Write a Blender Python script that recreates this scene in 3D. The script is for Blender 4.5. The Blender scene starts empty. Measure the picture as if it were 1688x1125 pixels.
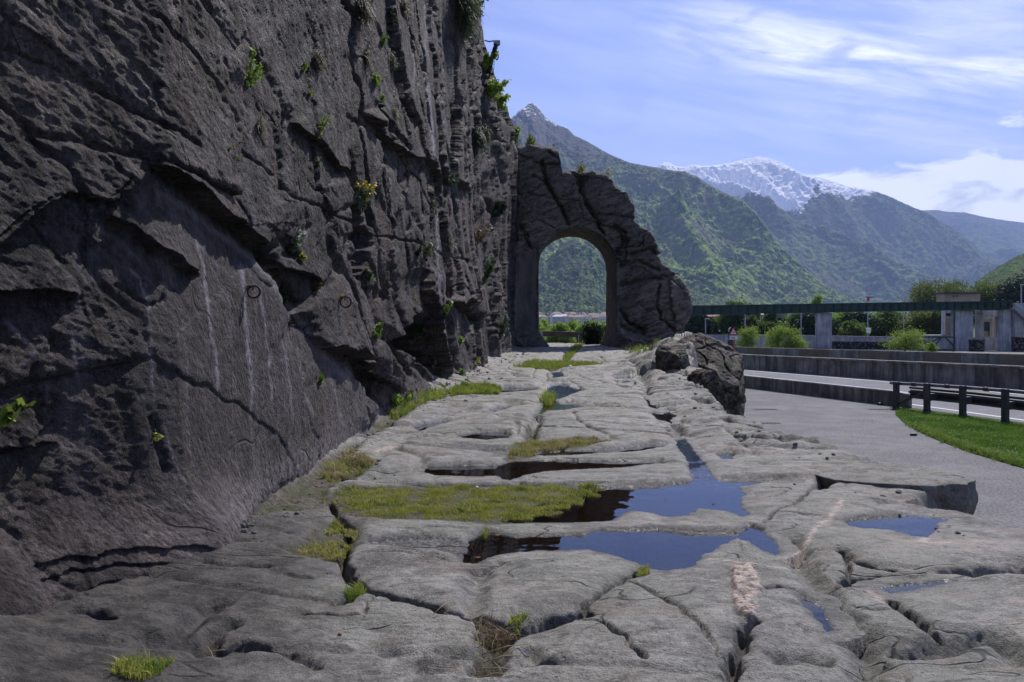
import bpy, math, random
import numpy as np
from mathutils import Vector, Matrix
R = math.radians
rng = np.random.default_rng(7)
random.seed(7)
SC = bpy.context.scene
COL = SC.collection

# ------------------------------------------------------------------ camera
F = 1362.0; CX = 844.0; HY = 530.0; CZ = 1.15          # focal length and horizon in photo pixels, eye height
cam_d = bpy.data.cameras.new('camera'); cam = bpy.data.objects.new('camera', cam_d); COL.objects.link(cam)
cam.location = (0, 0, CZ); cam.rotation_euler = (R(90), 0, 0)
cam_d.sensor_fit = 'HORIZONTAL'; cam_d.sensor_width = 36.0; cam_d.lens = 36.0*F/1688.0
cam_d.shift_y = -(562.5-HY)/1688.0
cam_d.clip_start = 0.05; cam_d.clip_end = 40000
SC.camera = cam

# ------------------------------------------------------------------ world and sun
HAZE = 1.02e-4
SUN_EL, SUN_AZ = 50.0, 30.0                              # azimuth from +Y towards +X
w = bpy.data.worlds.new('World'); SC.world = w; w.use_nodes = True
nt = w.node_tree; nt.nodes.clear()
def WN(t, **k):
    n = nt.nodes.new(t)
    for a, b in k.items(): setattr(n, a, b)
    return n
def wmath(op, a, b=None, c=None):
    n = WN('ShaderNodeMath', operation=op)
    for i, v in enumerate((a, b, c)):
        if v is None: continue
        if isinstance(v, (int, float)): n.inputs[i].default_value = v
        else: nt.links.new(v, n.inputs[i])
    return n.outputs[0]
sky = WN('ShaderNodeTexSky', sky_type='NISHITA', sun_disc=False, sun_elevation=R(SUN_EL), sun_rotation=R(SUN_AZ),
         altitude=400, air_density=1.0, dust_density=0.4, ozone_density=2.5)
bg = WN('ShaderNodeBackground'); bg.inputs[1].default_value = 0.106
wo = WN('ShaderNodeOutputWorld')
tc = WN('ShaderNodeTexCoord'); sp = WN('ShaderNodeSeparateXYZ'); nt.links.new(tc.outputs['Generated'], sp.inputs[0])
AZ = wmath('ARCTAN2', sp.outputs[0], sp.outputs[1]); EL = wmath('ARCSINE', sp.outputs[2])
cmb = WN('ShaderNodeCombineXYZ')
# streak coordinates: u runs along the cirrus (dipping to the right), v across it
U = wmath('ADD', wmath('MULTIPLY', AZ, 0.97), wmath('MULTIPLY', EL, -0.24))
V = wmath('ADD', wmath('MULTIPLY', AZ, 0.24), wmath('MULTIPLY', EL, 0.97))
nt.links.new(U, cmb.inputs[0]); nt.links.new(wmath('MULTIPLY', V, 7.0), cmb.inputs[1])
n1 = WN('ShaderNodeTexNoise'); n1.inputs['Scale'].default_value = 4.2; n1.inputs['Detail'].default_value = 9; n1.inputs['Roughness'].default_value = .62; n1.inputs['Distortion'].default_value = .35
nt.links.new(cmb.outputs[0], n1.inputs['Vector'])
def ramp01(x, lo, hi):
    n = WN('ShaderNodeMapRange', clamp=True, interpolation_type='SMOOTHSTEP'); n.inputs['From Min'].default_value = lo; n.inputs['From Max'].default_value = hi
    nt.links.new(x, n.inputs['Value']); return n.outputs[0]
def gauss(x, c, s):
    d = wmath('DIVIDE', wmath('SUBTRACT', x, c), s); return wmath('EXPONENT', wmath('MULTIPLY', wmath('MULTIPLY', d, d), -1.0))
# main cirrus band: centre line v = .375
band = wmath('MULTIPLY', gauss(V, .368, .022), ramp01(AZ, .13, .27))
band2 = wmath('MULTIPLY', gauss(V, .345, .10), ramp01(AZ, .05, .5))
band3 = wmath('MULTIPLY', gauss(V, .46, .05), ramp01(AZ, -.1, .5))
cov = wmath('ADD', wmath('MULTIPLY', band, 1.05), wmath('ADD', wmath('MULTIPLY', band2, .42), wmath('MULTIPLY', band3, .35)))
cir = wmath('MULTIPLY', ramp01(n1.outputs[0], .32, .74), wmath('ADD', cov, .13))
veil = ramp01(n1.outputs[0], .35, .9)
# cumulus bank low on the right
n2 = WN('ShaderNodeTexNoise'); n2.inputs['Scale'].default_value = 11; n2.inputs['Detail'].default_value = 8; n2.inputs['Roughness'].default_value = .58; n2.inputs['Distortion'].default_value = .3
cm2 = WN('ShaderNodeCombineXYZ'); nt.links.new(AZ, cm2.inputs[0]); nt.links.new(wmath('MULTIPLY', EL, 2.6), cm2.inputs[1]); nt.links.new(cm2.outputs[0], n2.inputs['Vector'])
topl = wmath('ADD', .172, wmath('MULTIPLY', wmath('SUBTRACT', n2.outputs[0], .5), .06))
topl = wmath('SUBTRACT', topl, wmath('MULTIPLY', wmath('POWER', wmath('ABSOLUTE', wmath('SUBTRACT', AZ, .45)), 2.0), .50))
bank = wmath('MULTIPLY', ramp01(wmath('SUBTRACT', topl, EL), -.002, .007), ramp01(AZ, .30, .36))
puff_d = wmath('ADD', wmath('POWER', wmath('DIVIDE', wmath('SUBTRACT', AZ, .548), .022), 2.0), wmath('POWER', wmath('DIVIDE', wmath('SUBTRACT', EL, .2065), .0085), 2.0))
n3 = WN('ShaderNodeTexNoise'); n3.inputs['Scale'].default_value = 38; n3.inputs['Detail'].default_value = 6; n3.inputs['Roughness'].default_value = .65; nt.links.new(cm2.outputs[0], n3.inputs['Vector'])
puff = ramp01(wmath('ADD', puff_d, wmath('ADD', wmath('MULTIPLY', n2.outputs[0], 2.4), wmath('MULTIPLY', n3.outputs[0], 4.2))), 4.3, 2.7)
cmask = wmath('MINIMUM', wmath('ADD', cir, wmath('ADD', wmath('MULTIPLY', bank, .95), wmath('MULTIPLY', puff, .9))), .96)
tint = WN('ShaderNodeMix', data_type='RGBA', blend_type='MULTIPLY'); tint.inputs[0].default_value = 1
nt.links.new(sky.outputs[0], tint.inputs[6]); tint.inputs[7].default_value = (1.08, .955, 1.22, 1)
cc = WN('ShaderNodeMix', data_type='RGBA'); nt.links.new(ramp01(n2.outputs[0], .30, .47), cc.inputs[0])
cc.inputs[6].default_value = (6.6, 7.1, 8.3, 1); cc.inputs[7].default_value = (12.5, 12.6, 12.8, 1)
mx = WN('ShaderNodeMix', data_type='RGBA'); nt.links.new(cmask, mx.inputs[0]); nt.links.new(tint.outputs[2], mx.inputs[6]); nt.links.new(cc.outputs[2], mx.inputs[7])
nt.links.new(mx.outputs[2], bg.inputs[0]); nt.links.new(bg.outputs[0], wo.inputs[0])
sd = bpy.data.lights.new('sun', 'SUN'); sd.energy = 5.0; sd.angle = R(.55); sd.color = (1, .955, .90)
so = bpy.data.objects.new('sun', sd); COL.objects.link(so); so.location = (30, 40, 60)
sdir = Vector((math.cos(R(SUN_EL))*math.sin(R(SUN_AZ)), math.cos(R(SUN_EL))*math.cos(R(SUN_AZ)), math.sin(R(SUN_EL))))
so.rotation_euler = (-sdir).to_track_quat('-Z', 'Y').to_euler()
SC.view_settings.view_transform = 'Standard'; SC.view_settings.look = 'None'; SC.view_settings.exposure = 0.38; SC.view_settings.gamma = 1
SC.render.engine = 'CYCLES'
SC.cycles.max_bounces = 5; SC.cycles.diffuse_bounces = 2; SC.cycles.glossy_bounces = 2; SC.cycles.transmission_bounces = 2; SC.cycles.transparent_max_bounces = 8
SC.cycles.use_denoising = True; SC.cycles.use_adaptive_sampling = True; SC.cycles.adaptive_threshold = .015

# ------------------------------------------------------------------ helpers
def P(px, py, Y): return ((px-CX)/F*Y, Y, CZ-(py-HY)/F*Y)        # photo pixel + distance -> point
def G(px, py, z=0.0):                                             # photo pixel on a level plane -> (x, y)
    Y = (CZ-z)*F/(py-HY); return ((px-CX)/F*Y, Y)
_perm = np.random.default_rng(3).permutation(256); _perm = np.concatenate([_perm, _perm, _perm])
_g3 = np.random.default_rng(5).normal(size=(256, 3)); _g3 /= np.linalg.norm(_g3, axis=1)[:, None]; _g3 = (_g3*1.7).astype(np.float32)
def perlin(x, y, z=0.0):
    x = np.asarray(x, np.float32); y = np.asarray(y, np.float32); z = np.asarray(z, np.float32)
    x, y, z = np.broadcast_arrays(x, y, z)
    xi = np.floor(x).astype(np.int32); yi = np.floor(y).astype(np.int32); zi = np.floor(z).astype(np.int32)
    xf = x-xi; yf = y-yi; zf = z-zi
    u = xf*xf*xf*(xf*(xf*6-15)+10); v = yf*yf*yf*(yf*(yf*6-15)+10); t = zf*zf*zf*(zf*(zf*6-15)+10)
    xi &= 255; yi &= 255; zi &= 255
    def gr(i, j, k):
        h = _perm[_perm[_perm[(xi+i) & 255]+((yi+j) & 255)]+((zi+k) & 255)]; g = _g3[h]
        return g[..., 0]*(xf-i)+g[..., 1]*(yf-j)+g[..., 2]*(zf-k)
    a = gr(0, 0, 0); a += u*(gr(1, 0, 0)-a); b = gr(0, 1, 0); b += u*(gr(1, 1, 0)-b); a += v*(b-a)
    c = gr(0, 0, 1); c += u*(gr(1, 0, 1)-c); d = gr(0, 1, 1); d += u*(gr(1, 1, 1)-d); c += v*(d-c)
    return a+t*(c-a)
def fbm(x, y, z=0.0, o=4, lac=2.03, g=.5):
    s = 0; a = 1.0; n = 0
    for i in range(o):
        s = s+a*perlin(np.asarray(x)+i*17.3, np.asarray(y)+i*9.1, np.asarray(z)+i*5.7); n += a; a *= g; x = np.asarray(x)*lac; y = np.asarray(y)*lac; z = np.asarray(z)*lac
    return s/n
def ridged(x, y, z=0.0, o=4, g=.5):
    s = 0; a = 1.0; n = 0
    for i in range(o):
        s = s+a*(1-2.2*np.abs(perlin(np.asarray(x)+i*11.3, np.asarray(y)+i*7.9, np.asarray(z)+i*3.1))); n += a; a *= g; x = np.asarray(x)*2.1; y = np.asarray(y)*2.1; z = np.asarray(z)*2.1
    return s/n
def worley(x, y, seed=0):
    """cells of a jittered grid: distance to nearest and second nearest seed, offset from the seed, two random numbers per cell"""
    xi = np.floor(x).astype(int); yi = np.floor(y).astype(int); d1 = np.full(x.shape, 9.0); d2 = np.full(x.shape, 9.0); ox = np.zeros(x.shape); oy = np.zeros(x.shape); h1 = np.zeros(x.shape, int)
    for i in (-1, 0, 1):
        for j in (-1, 0, 1):
            h = _perm[_perm[(xi+i+seed) & 255]+((yi+j) & 255)]; sx = xi+i+.1+.8*(_perm[h+17]/255.0); sy = yi+j+.1+.8*(_perm[h+71]/255.0); ex = x-sx; ey = y-sy; d = np.hypot(ex, ey)
            m = d < d1; d2 = np.where(m, d1, np.minimum(d2, d)); d1 = np.where(m, d, d1); ox = np.where(m, ex, ox); oy = np.where(m, ey, oy); h1 = np.where(m, h, h1)
    r = [(_perm[h1+k]/255.0-.5)*2 for k in (3, 29, 113)]; return d1, d2, ox, oy, r[0], r[1], r[2]
def sstep(a, b, x):
    t = np.clip((x-a)/(b-a), 0, 1); return t*t*(3-2*t)
def pdist(x, y, pts, lim=1e9):
    """distance to a polyline, sign of the side (positive = to its right when walking it with y down), arc parameter 0..1"""
    pts = np.asarray(pts, float); best = np.full(x.shape, 1e9); side = np.zeros(x.shape); par = np.zeros(x.shape)
    m = (x > pts[:, 0].min()-lim) & (x < pts[:, 0].max()+lim) & (y > pts[:, 1].min()-lim) & (y < pts[:, 1].max()+lim)
    if not m.any(): return best, side, par
    xs = x[m]; ys = y[m]; b = np.full(xs.shape, 1e9); sg = np.zeros(xs.shape); pr = np.zeros(xs.shape)
    L = np.concatenate([[0], np.cumsum(np.hypot(*np.diff(pts, axis=0).T))]); T = L[-1] or 1
    for k in range(len(pts)-1):
        ax, ay = pts[k]; dx, dy = pts[k+1]-pts[k]; l2 = dx*dx+dy*dy or 1e-9
        t = np.clip(((xs-ax)*dx+(ys-ay)*dy)/l2, 0, 1); ex = xs-ax-t*dx; ey = ys-ay-t*dy; d = np.hypot(ex, ey)
        q = d < b; b[q] = d[q]; sg[q] = np.sign(dx*(ys[q]-ay)-dy*(xs[q]-ax)); pr[q] = (L[k]+t[q]*math.sqrt(l2))/T
    best[m] = b; side[m] = sg; par[m] = pr
    return best, side, par
def sdpoly(x, y, poly, lim=1e9):
    """signed distance to a polygon, negative inside"""
    pts = np.asarray(list(poly)+[poly[0]], float); d, _, _ = pdist(x, y, pts, lim)
    m = d < 1e8; ins = np.zeros(x.shape, bool); xs = x[m]; ys = y[m]; c = np.zeros(xs.shape, bool)
    for k in range(len(pts)-1):
        x0, y0 = pts[k]; x1, y1 = pts[k+1]
        if y0 == y1: continue
        q = ((y0 > ys) != (y1 > ys)) & (xs < (x1-x0)*(ys-y0)/(y1-y0)+x0); c ^= q
    ins[m] = c; return np.where(ins, -d, d)

def tag(o, label=None, cat=None, group=None, kind=None):
    if label: o['label'] = label
    if cat: o['category'] = cat
    if group: o['group'] = group
    if kind: o['kind'] = kind
    return o
def empty(name, loc=(0, 0, 0), rz=0.0):
    o = bpy.data.objects.new(name, None); COL.objects.link(o); o.location = loc; o.rotation_euler = (0, 0, rz); o.empty_display_size = .2; return o
def mesh_np(name, V, Fa, mat=None, parent=None, smooth=True, attrs=None, mats=None, midx=None, keep=True):
    """verts + one face array (n x 3 or n x 4), or a list of such arrays; parent keeps world coordinates"""
    V = np.asarray(V, np.float32); Fs = Fa if isinstance(Fa, list) else [Fa]
    Fs = [np.asarray(f, np.int32) for f in Fs if len(f)]
    me = bpy.data.meshes.new(name); me.vertices.add(len(V))
    if parent is not None and keep: V = V-np.array(parent.location, np.float32)
    me.vertices.foreach_set('co', V.ravel())
    nl = sum(f.size for f in Fs); nf = sum(len(f) for f in Fs); me.loops.add(nl); me.polygons.add(nf)
    me.loops.foreach_set('vertex_index', np.concatenate([f.ravel() for f in Fs]))
    tot = np.concatenate([np.full(len(f), f.shape[1], np.int32) for f in Fs]); st = np.concatenate([[0], np.cumsum(tot)[:-1]]).astype(np.int32)
    me.polygons.foreach_set('loop_start', st)
    if midx is not None: me.polygons.foreach_set('material_index', np.asarray(midx, np.int32))
    me.polygons.foreach_set('use_smooth', np.full(nf, smooth, bool))
    me.update(calc_edges=True)
    for k, a in (attrs or {}).items():
        at = me.attributes.new(k, 'FLOAT', 'POINT'); at.data.foreach_set('value', np.asarray(a, np.float32).ravel())
    for m in (mats or ([mat] if mat else [])): me.materials.append(m)
    o = bpy.data.objects.new(name, me); COL.objects.link(o)
    if parent is not None: o.parent = parent
    return o
def grid_faces(nr, nc, wrap=False):
    r = np.arange(nr-1)[:, None]; c = np.arange(nc if wrap else nc-1)[None, :]; c2 = (c+1) % nc
    return np.stack([r*nc+c, r*nc+c2, (r+1)*nc+c2, (r+1)*nc+c], -1).reshape(-1, 4)
class MB:
    def __init__(s): s.v = []; s.q = []; s.t = []; s.n = 0
    def add(s, v, q=(), t=()):
        v = np.asarray(v, float).reshape(-1, 3)
        if len(q): s.q.append(np.asarray(q)+s.n)
        if len(t): s.t.append(np.asarray(t)+s.n)
        s.v.append(v); s.n += len(v); return s
    def box(s, c, d, rz=0.0, M=None, bev=0.0):
        x, y, z = np.array(d)/2.0; b = min(bev, x*.45, y*.45, z*.45)
        if b <= 0:
            v = np.array([(i, j, k) for k in (-z, z) for i, j in ((-x, -y), (x, -y), (x, y), (-x, y))]); q = [(0, 3, 2, 1), (4, 5, 6, 7), (0, 1, 5, 4), (1, 2, 6, 5), (2, 3, 7, 6), (3, 0, 4, 7)]
            t = []
        else:
            ring = lambda X, Y_, Z: [(-X+b, -Y_, Z), (X-b, -Y_, Z), (X, -Y_+b, Z), (X, Y_-b, Z), (X-b, Y_, Z), (-X+b, Y_, Z), (-X, Y_-b, Z), (-X, -Y_+b, Z)]
            v = np.array(ring(x-b, y-b, -z)+ring(x, y, -z+b)+ring(x, y, z-b)+ring(x-b, y-b, z)); q = []
            for k in range(3):
                for i in range(8): q.append((k*8+i, k*8+(i+1) % 8, (k+1)*8+(i+1) % 8, (k+1)*8+i))
            for o_, fl in ((0, 1), (24, 0)):
                for a in ((0, 1, 2, 3), (0, 3, 4, 7), (4, 5, 6, 7)): q.append(tuple(o_+i for i in (a[::-1] if fl else a)))
            t = []
        if rz: ca, sa = math.cos(rz), math.sin(rz); v = v @ np.array([[ca, sa, 0], [-sa, ca, 0], [0, 0, 1]])
        if M is not None: v = v @ np.asarray(M).T
        return s.add(v+np.array(c), q, t)
    def beam(s, a, b, wd, h, up=(0, 0, 1), bev=0.0):
        a = Vector(a); b = Vector(b); d = b-a; L = d.length; x = d.normalized(); z = Vector(up)-x*x.dot(Vector(up)); z.normalize(); y = z.cross(x)
        return s.box((a+b)/2, (L, wd, h), M=np.array([x, y, z]).T, bev=bev)
    def tube(s, pts, r, n=8, cap=True):
        pts = np.asarray(pts, float); r = np.broadcast_to(np.asarray(r, float), (len(pts),)); T = np.gradient(pts, axis=0); T /= np.linalg.norm(T, axis=1)[:, None]+1e-12
        ref = np.array([0, 0, 1.0]) if abs(T[0][2]) < .9 else np.array([1.0, 0, 0]); vs = []
        for p, t, rr in zip(pts, T, r):
            u = np.cross(t, ref); u /= np.linalg.norm(u)+1e-12; w_ = np.cross(u, t); ref = w_; a = np.arange(n)/n*2*np.pi
            vs.append(p+rr*(np.cos(a)[:, None]*u+np.sin(a)[:, None]*w_))
        v = np.concatenate(vs); q = grid_faces(len(pts), n, True); t_ = []
        if cap:
            v = np.concatenate([v, pts[:1], pts[-1:]]); k = len(pts)*n; b = (len(pts)-1)*n
            t_ = [(k, (i+1) % n, i) for i in range(n)]+[(k+1, b+i, b+(i+1) % n) for i in range(n)]
        return s.add(v, q, t_)
    def prism(s, poly, y0, y1):                       # polygon in the xz plane extruded along y
        n = len(poly); v = [(a, y0, b) for a, b in poly]+[(a, y1, b) for a, b in poly]+[(np.mean([p[0] for p in poly]), y0, np.mean([p[1] for p in poly])), (np.mean([p[0] for p in poly]), y1, np.mean([p[1] for p in poly]))]
        return s.add(v, [(i, (i+1) % n, n+(i+1) % n, n+i) for i in range(n)], [(2*n, (i+1) % n, i) for i in range(n)]+[(2*n+1, n+i, n+(i+1) % n) for i in range(n)])
    def build(s, name, mat, parent=None, smooth=False, keep=True):
        return mesh_np(name, np.concatenate(s.v), [x for x in ([np.concatenate(s.q)] if s.q else [])+([np.concatenate(s.t)] if s.t else [])], mat, parent, smooth, keep=keep)

# ------------------------------------------------------------------ materials
class M_:
    def __init__(s, name, rough=.8, spec=.3):
        s.m = bpy.data.materials.new(name); s.m.use_nodes = True; s.t = s.m.node_tree; s.b = s.t.nodes['Principled BSDF']
        s.b.inputs['Roughness'].default_value = rough; s.b.inputs['Specular IOR Level'].default_value = spec
        s.geo = s.n('ShaderNodeNewGeometry'); s.pos = s.geo.outputs['Position']
    def n(s, t, **k):
        n = s.t.nodes.new(t)
        for a, b in k.items(): setattr(n, a, b)
        return n
    def l(s, a, b): s.t.links.new(a, b)
    def inp(s, sock, v):
        if isinstance(v, bpy.types.NodeSocket): s.l(v, sock)
        else: sock.default_value = v
    def math(s, op, a, b=0.0, c=None, clamp=False):
        n = s.n('ShaderNodeMath', operation=op, use_clamp=clamp); s.inp(n.inputs[0], a); s.inp(n.inputs[1], b)
        if c is not None: s.inp(n.inputs[2], c)
        return n.outputs[0]
    def scale(s, v, src=None):
        n = s.n('ShaderNodeMapping'); s.l(src or s.pos, n.inputs[0]); n.inputs['Scale'].default_value = v; return n.outputs[0]
    def rot(s, r, src=None):
        n = s.n('ShaderNodeMapping'); s.l(src or s.pos, n.inputs[0]); n.inputs['Rotation'].default_value = r; return n.outputs[0]
    def noise(s, sc, det=4, rough=.55, vec=None, dist=0.0, out=0):
        n = s.n('ShaderNodeTexNoise'); s.l(vec or s.pos, n.inputs['Vector']); n.inputs['Scale'].default_value = sc; n.inputs['Detail'].default_value = det
        n.inputs['Roughness'].default_value = rough; n.inputs['Distortion'].default_value = dist; return n.outputs[out]
    def vor(s, sc, vec=None, feature='F1', out=0, rnd=1.0):
        n = s.n('ShaderNodeTexVoronoi', feature=feature); s.l(vec or s.pos, n.inputs['Vector']); n.inputs['Scale'].default_value = sc; n.inputs['Randomness'].default_value = rnd; return n.outputs[out]
    def ramp(s, v, stops, interp='LINEAR'):
        n = s.n('ShaderNodeValToRGB'); n.color_ramp.interpolation = interp; e = n.color_ramp.elements
        while len(e) < len(stops): e.new(.5)
        for el, (p, c) in zip(e, stops): el.position = p; el.color = (*c, 1) if len(c) == 3 else c
        s.inp(n.inputs[0], v); return n.outputs[0]
    def rng(s, v, a, b, c=0.0, d=1.0):
        n = s.n('ShaderNodeMapRange', clamp=True); s.inp(n.inputs[0], v)
        for i, x in enumerate((a, b, c, d)): n.inputs[i+1].default_value = x
        return n.outputs[0]
    def mix(s, f, a, b, mode='MIX'):
        n = s.n('ShaderNodeMix', data_type='RGBA', blend_type=mode); s.inp(n.inputs[0], f)
        s.inp(n.inputs[6], (*a, 1) if isinstance(a, tuple) and len(a) == 3 else a); s.inp(n.inputs[7], (*b, 1) if isinstance(b, tuple) and len(b) == 3 else b); return n.outputs[2]
    def attr(s, name):
        n = s.n('ShaderNodeAttribute', attribute_name=name); return n.outputs['Fac']
    def bump(s, h, dist, strength=1.0, normal=None):
        n = s.n('ShaderNodeBump'); s.l(h, n.inputs['Height']); n.inputs['Distance'].default_value = dist; n.inputs['Strength'].default_value = strength
        if normal: s.l(normal, n.inputs['Normal'])
        return n.outputs[0]
    def out(s, col=None, rough=None, normal=None, metal=None):
        if col is not None: s.inp(s.b.inputs['Base Color'], (*col, 1) if isinstance(col, tuple) and len(col) == 3 else col)
        if rough is not None: s.inp(s.b.inputs['Roughness'], rough)
        if metal is not None: s.b.inputs['Metallic'].default_value = metal
        if normal is not None: s.l(normal, s.b.inputs['Normal'])
        return s.m
def plain(name, col, var=.25, sc=3.0, rough=.7, bump=0.0, metal=None, spec=.3):
    m = M_(name, rough, spec); f = m.noise(sc, 5, .6)
    c = m.mix(m.rng(f, .3, .7), tuple(x*(1-var) for x in col), tuple(min(1, x*(1+var)) for x in col))
    nrm = m.bump(m.noise(sc*6, 3), bump) if bump else None
    return m.out(c, None, nrm, metal)
def leafmat(name, a, b, sc=1.2, trans=.5, rough=.55):
    m = M_(name, rough, .25); f = m.noise(sc, 3, .6); g = m.noise(sc*9, 1)
    c = m.mix(m.rng(f, .35, .65), a, b); c = m.mix(m.rng(g, .3, .7, 0, .45), c, tuple(x*.55 for x in a))
    tr = m.n('ShaderNodeBsdfTranslucent'); m.l(c, tr.inputs[0]); m.l(c, m.b.inputs['Base Color'])
    ms = m.n('ShaderNodeMixShader'); ms.inputs[0].default_value = trans; m.l(m.b.outputs[0], ms.inputs[1]); m.l(tr.outputs[0], ms.inputs[2])
    o = [n for n in m.t.nodes if n.type == 'OUTPUT_MATERIAL'][0]; m.l(ms.outputs[0], o.inputs[0]); return m.m

# cliff rock: dark weathered gneiss with pale lime streaks
def cliff_material():
    m = M_('cliff_rock', .82, .28)
    fol = m.scale((1.0, 1.35, .9), m.rot((R(-28), 0, 0)))                     # foliation runs down to the right
    big = m.noise(.9, 5, .6); med = m.noise(4.5, 8, .72, fol, .3); fine = m.noise(30, 6, .78); gr = m.noise(95, 3, .8)
    c = m.ramp(med, [(.38, (.012, .010, .010)), (.45, (.034, .030, .029)), (.53, (.072, .064, .060)), (.62, (.16, .148, .142))])
    c = m.mix(m.rng(big, .44, .58, 0, .6), c, (.085, .066, .050)); c = m.mix(m.rng(m.noise(1.7, 7, .75, m.scale((1, 1, .5))), .54, .62, 0, .7), c, (.17, .105, .07)); c = m.mix(m.rng(m.noise(.6, 5, .7), .52, .62, 0, .45), c, (.14, .13, .125))
    c = m.mix(m.rng(fine, .53, .64, 0, .75), c, (.17, .165, .17))
    c = m.mix(m.rng(fine, .40, .47, .8, 0), c, (.010, .009, .010))
    c = m.mix(m.rng(gr, .56, .66, 0, .45), c, (.22, .215, .22)); c = m.mix(m.rng(gr, .36, .44, .6, 0), c, (.010, .010, .010))
    tone = m.attr('tone'); c = m.mix(m.rng(tone, .5, .9, 0, .6), c, m.mix(m.rng(fine, .42, .58), (.10, .09, .08), (.25, .235, .225))); c = m.mix(m.rng(tone, .5, .1, 0, .85), c, m.mix(m.rng(fine, .42, .58), (.012, .012, .013), (.06, .058, .060)))
    vert = m.noise(3.2, 5, .65, m.scale((1, 1, .12)))                         # run-off stains
    c = m.mix(m.rng(vert, .50, .60, 0, .8), c, (.011, .010, .011)); v3 = m.noise(.9, 6, .7, m.scale((1, 1, .22))); c = m.mix(m.rng(v3, .50, .60, 0, .7), c, m.mix(m.rng(fine, .42, .58), (.008, .008, .009), (.05, .045, .043)))
    c = m.mix(m.rng(vert, .42, .34, 0, .40), c, (.15, .145, .155))
    st = m.math('MULTIPLY', m.attr('streak'), m.rng(m.noise(34, 5, .75, m.scale((1, 1, .35))), .34, .52))
    c = m.mix(m.math('MULTIPLY', st, .9, clamp=True), c, (.60, .60, .66)); vs = m.rng(m.noise(1.0, 5, .7, m.scale((9, 9, .35))), .53, .66); c = m.mix(m.math('MULTIPLY', m.math('MULTIPLY', vs, m.rng(m.attr('smooth'), 0, 1, .2, .6)), m.rng(fine, .40, .56)), c, (.36, .36, .40))
    c = m.mix(m.math('MULTIPLY', m.attr('smooth'), .5), c, m.mix(m.rng(m.noise(14, 6, .75), .4, .6), (.036, .033, .033), (.13, .123, .125)))
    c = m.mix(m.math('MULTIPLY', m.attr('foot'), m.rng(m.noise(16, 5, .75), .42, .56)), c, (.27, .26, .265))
    lich = m.rng(m.noise(2.2, 7, .75), .58, .64, 0, .45); c = m.mix(lich, c, (.062, .064, .034)); c = m.mix(1.0, c, (1.0, .90, .93), 'MULTIPLY')
    ln = m.math('ABSOLUTE', m.math('SUBTRACT', m.noise(.8, 2.2, .5, fol, .3), .5)); ln = m.math('MULTIPLY', m.rng(ln, .0015, .007, 1, 0), m.rng(m.noise(1.9, 3), .46, .56)); c = m.mix(m.math('MULTIPLY', ln, m.rng(m.attr('smooth'), 0, 1, .9, .3)), c, (.006, .006, .006))
    h = m.math('ADD', m.math('MULTIPLY', med, .9), m.math('MULTIPLY', fine, .95)); h = m.math('ADD', h, m.math('MULTIPLY', gr, .35)); h = m.math('SUBTRACT', h, m.math('MULTIPLY', ln, .5))
    pit = m.rng(m.vor(19, m.scale((1, 1.7, .9), m.rot((R(-25), 0, 0)))), .05, .5); h = m.math('ADD', h, m.math('MULTIPLY', pit, .30))
    h = m.math('MULTIPLY', h, m.rng(m.attr('smooth'), 0, 1, 1, .6))
    return m.out(c, m.rng(med, .4, .6, .92, .6), m.bump(h, .085))
def arch_material():
    m = M_('arch_rock', .88, .2); fol = m.scale((1.0, 1.0, 3.2), m.rot((0, R(22), 0)))
    med = m.noise(1.6, 8, .7, fol, .6); fine = m.noise(9, 6, .75); big = m.noise(.5, 4)
    c = m.ramp(med, [(.38, (.075, .064, .054)), (.47, (.165, .142, .120)), (.54, (.235, .203, .172)), (.63, (.34, .30, .25))])
    c = m.mix(m.rng(big, .42, .6, 0, .5), c, (.080, .076, .073)); c = m.mix(m.rng(fine, .53, .66, 0, .6), c, (.27, .24, .21))
    c = m.mix(m.rng(fine, .36, .45, .6, 0), c, (.025, .022, .020))
    con = m.mix(m.rng(m.noise(1.6, 6, .7, m.scale((1, 1, .3))), .40, .60), (.070, .062, .055), (.15, .135, .12)); c = m.mix(m.attr('plaster'), c, con)
    ln = m.math('ABSOLUTE', m.math('SUBTRACT', m.noise(.35, 3.5, .55, fol, .5), .5)); ln = m.math('MULTIPLY', m.rng(ln, .0015, .006, 1, 0), m.rng(m.attr('plaster'), 0, 1, .8, .2)); ln = m.math('MULTIPLY', ln, m.rng(m.noise(.5, 3), .47, .56)); c = m.mix(ln, c, (.008, .007, .006))
    h = m.math('ADD', med, m.math('MULTIPLY', fine, .6)); h = m.math('SUBTRACT', h, m.math('MULTIPLY', ln, .5)); h = m.math('MULTIPLY', h, m.rng(m.attr('plaster'), 0, 1, 1, .10))
    return m.out(c, .88, m.bump(h, .22))
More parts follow.
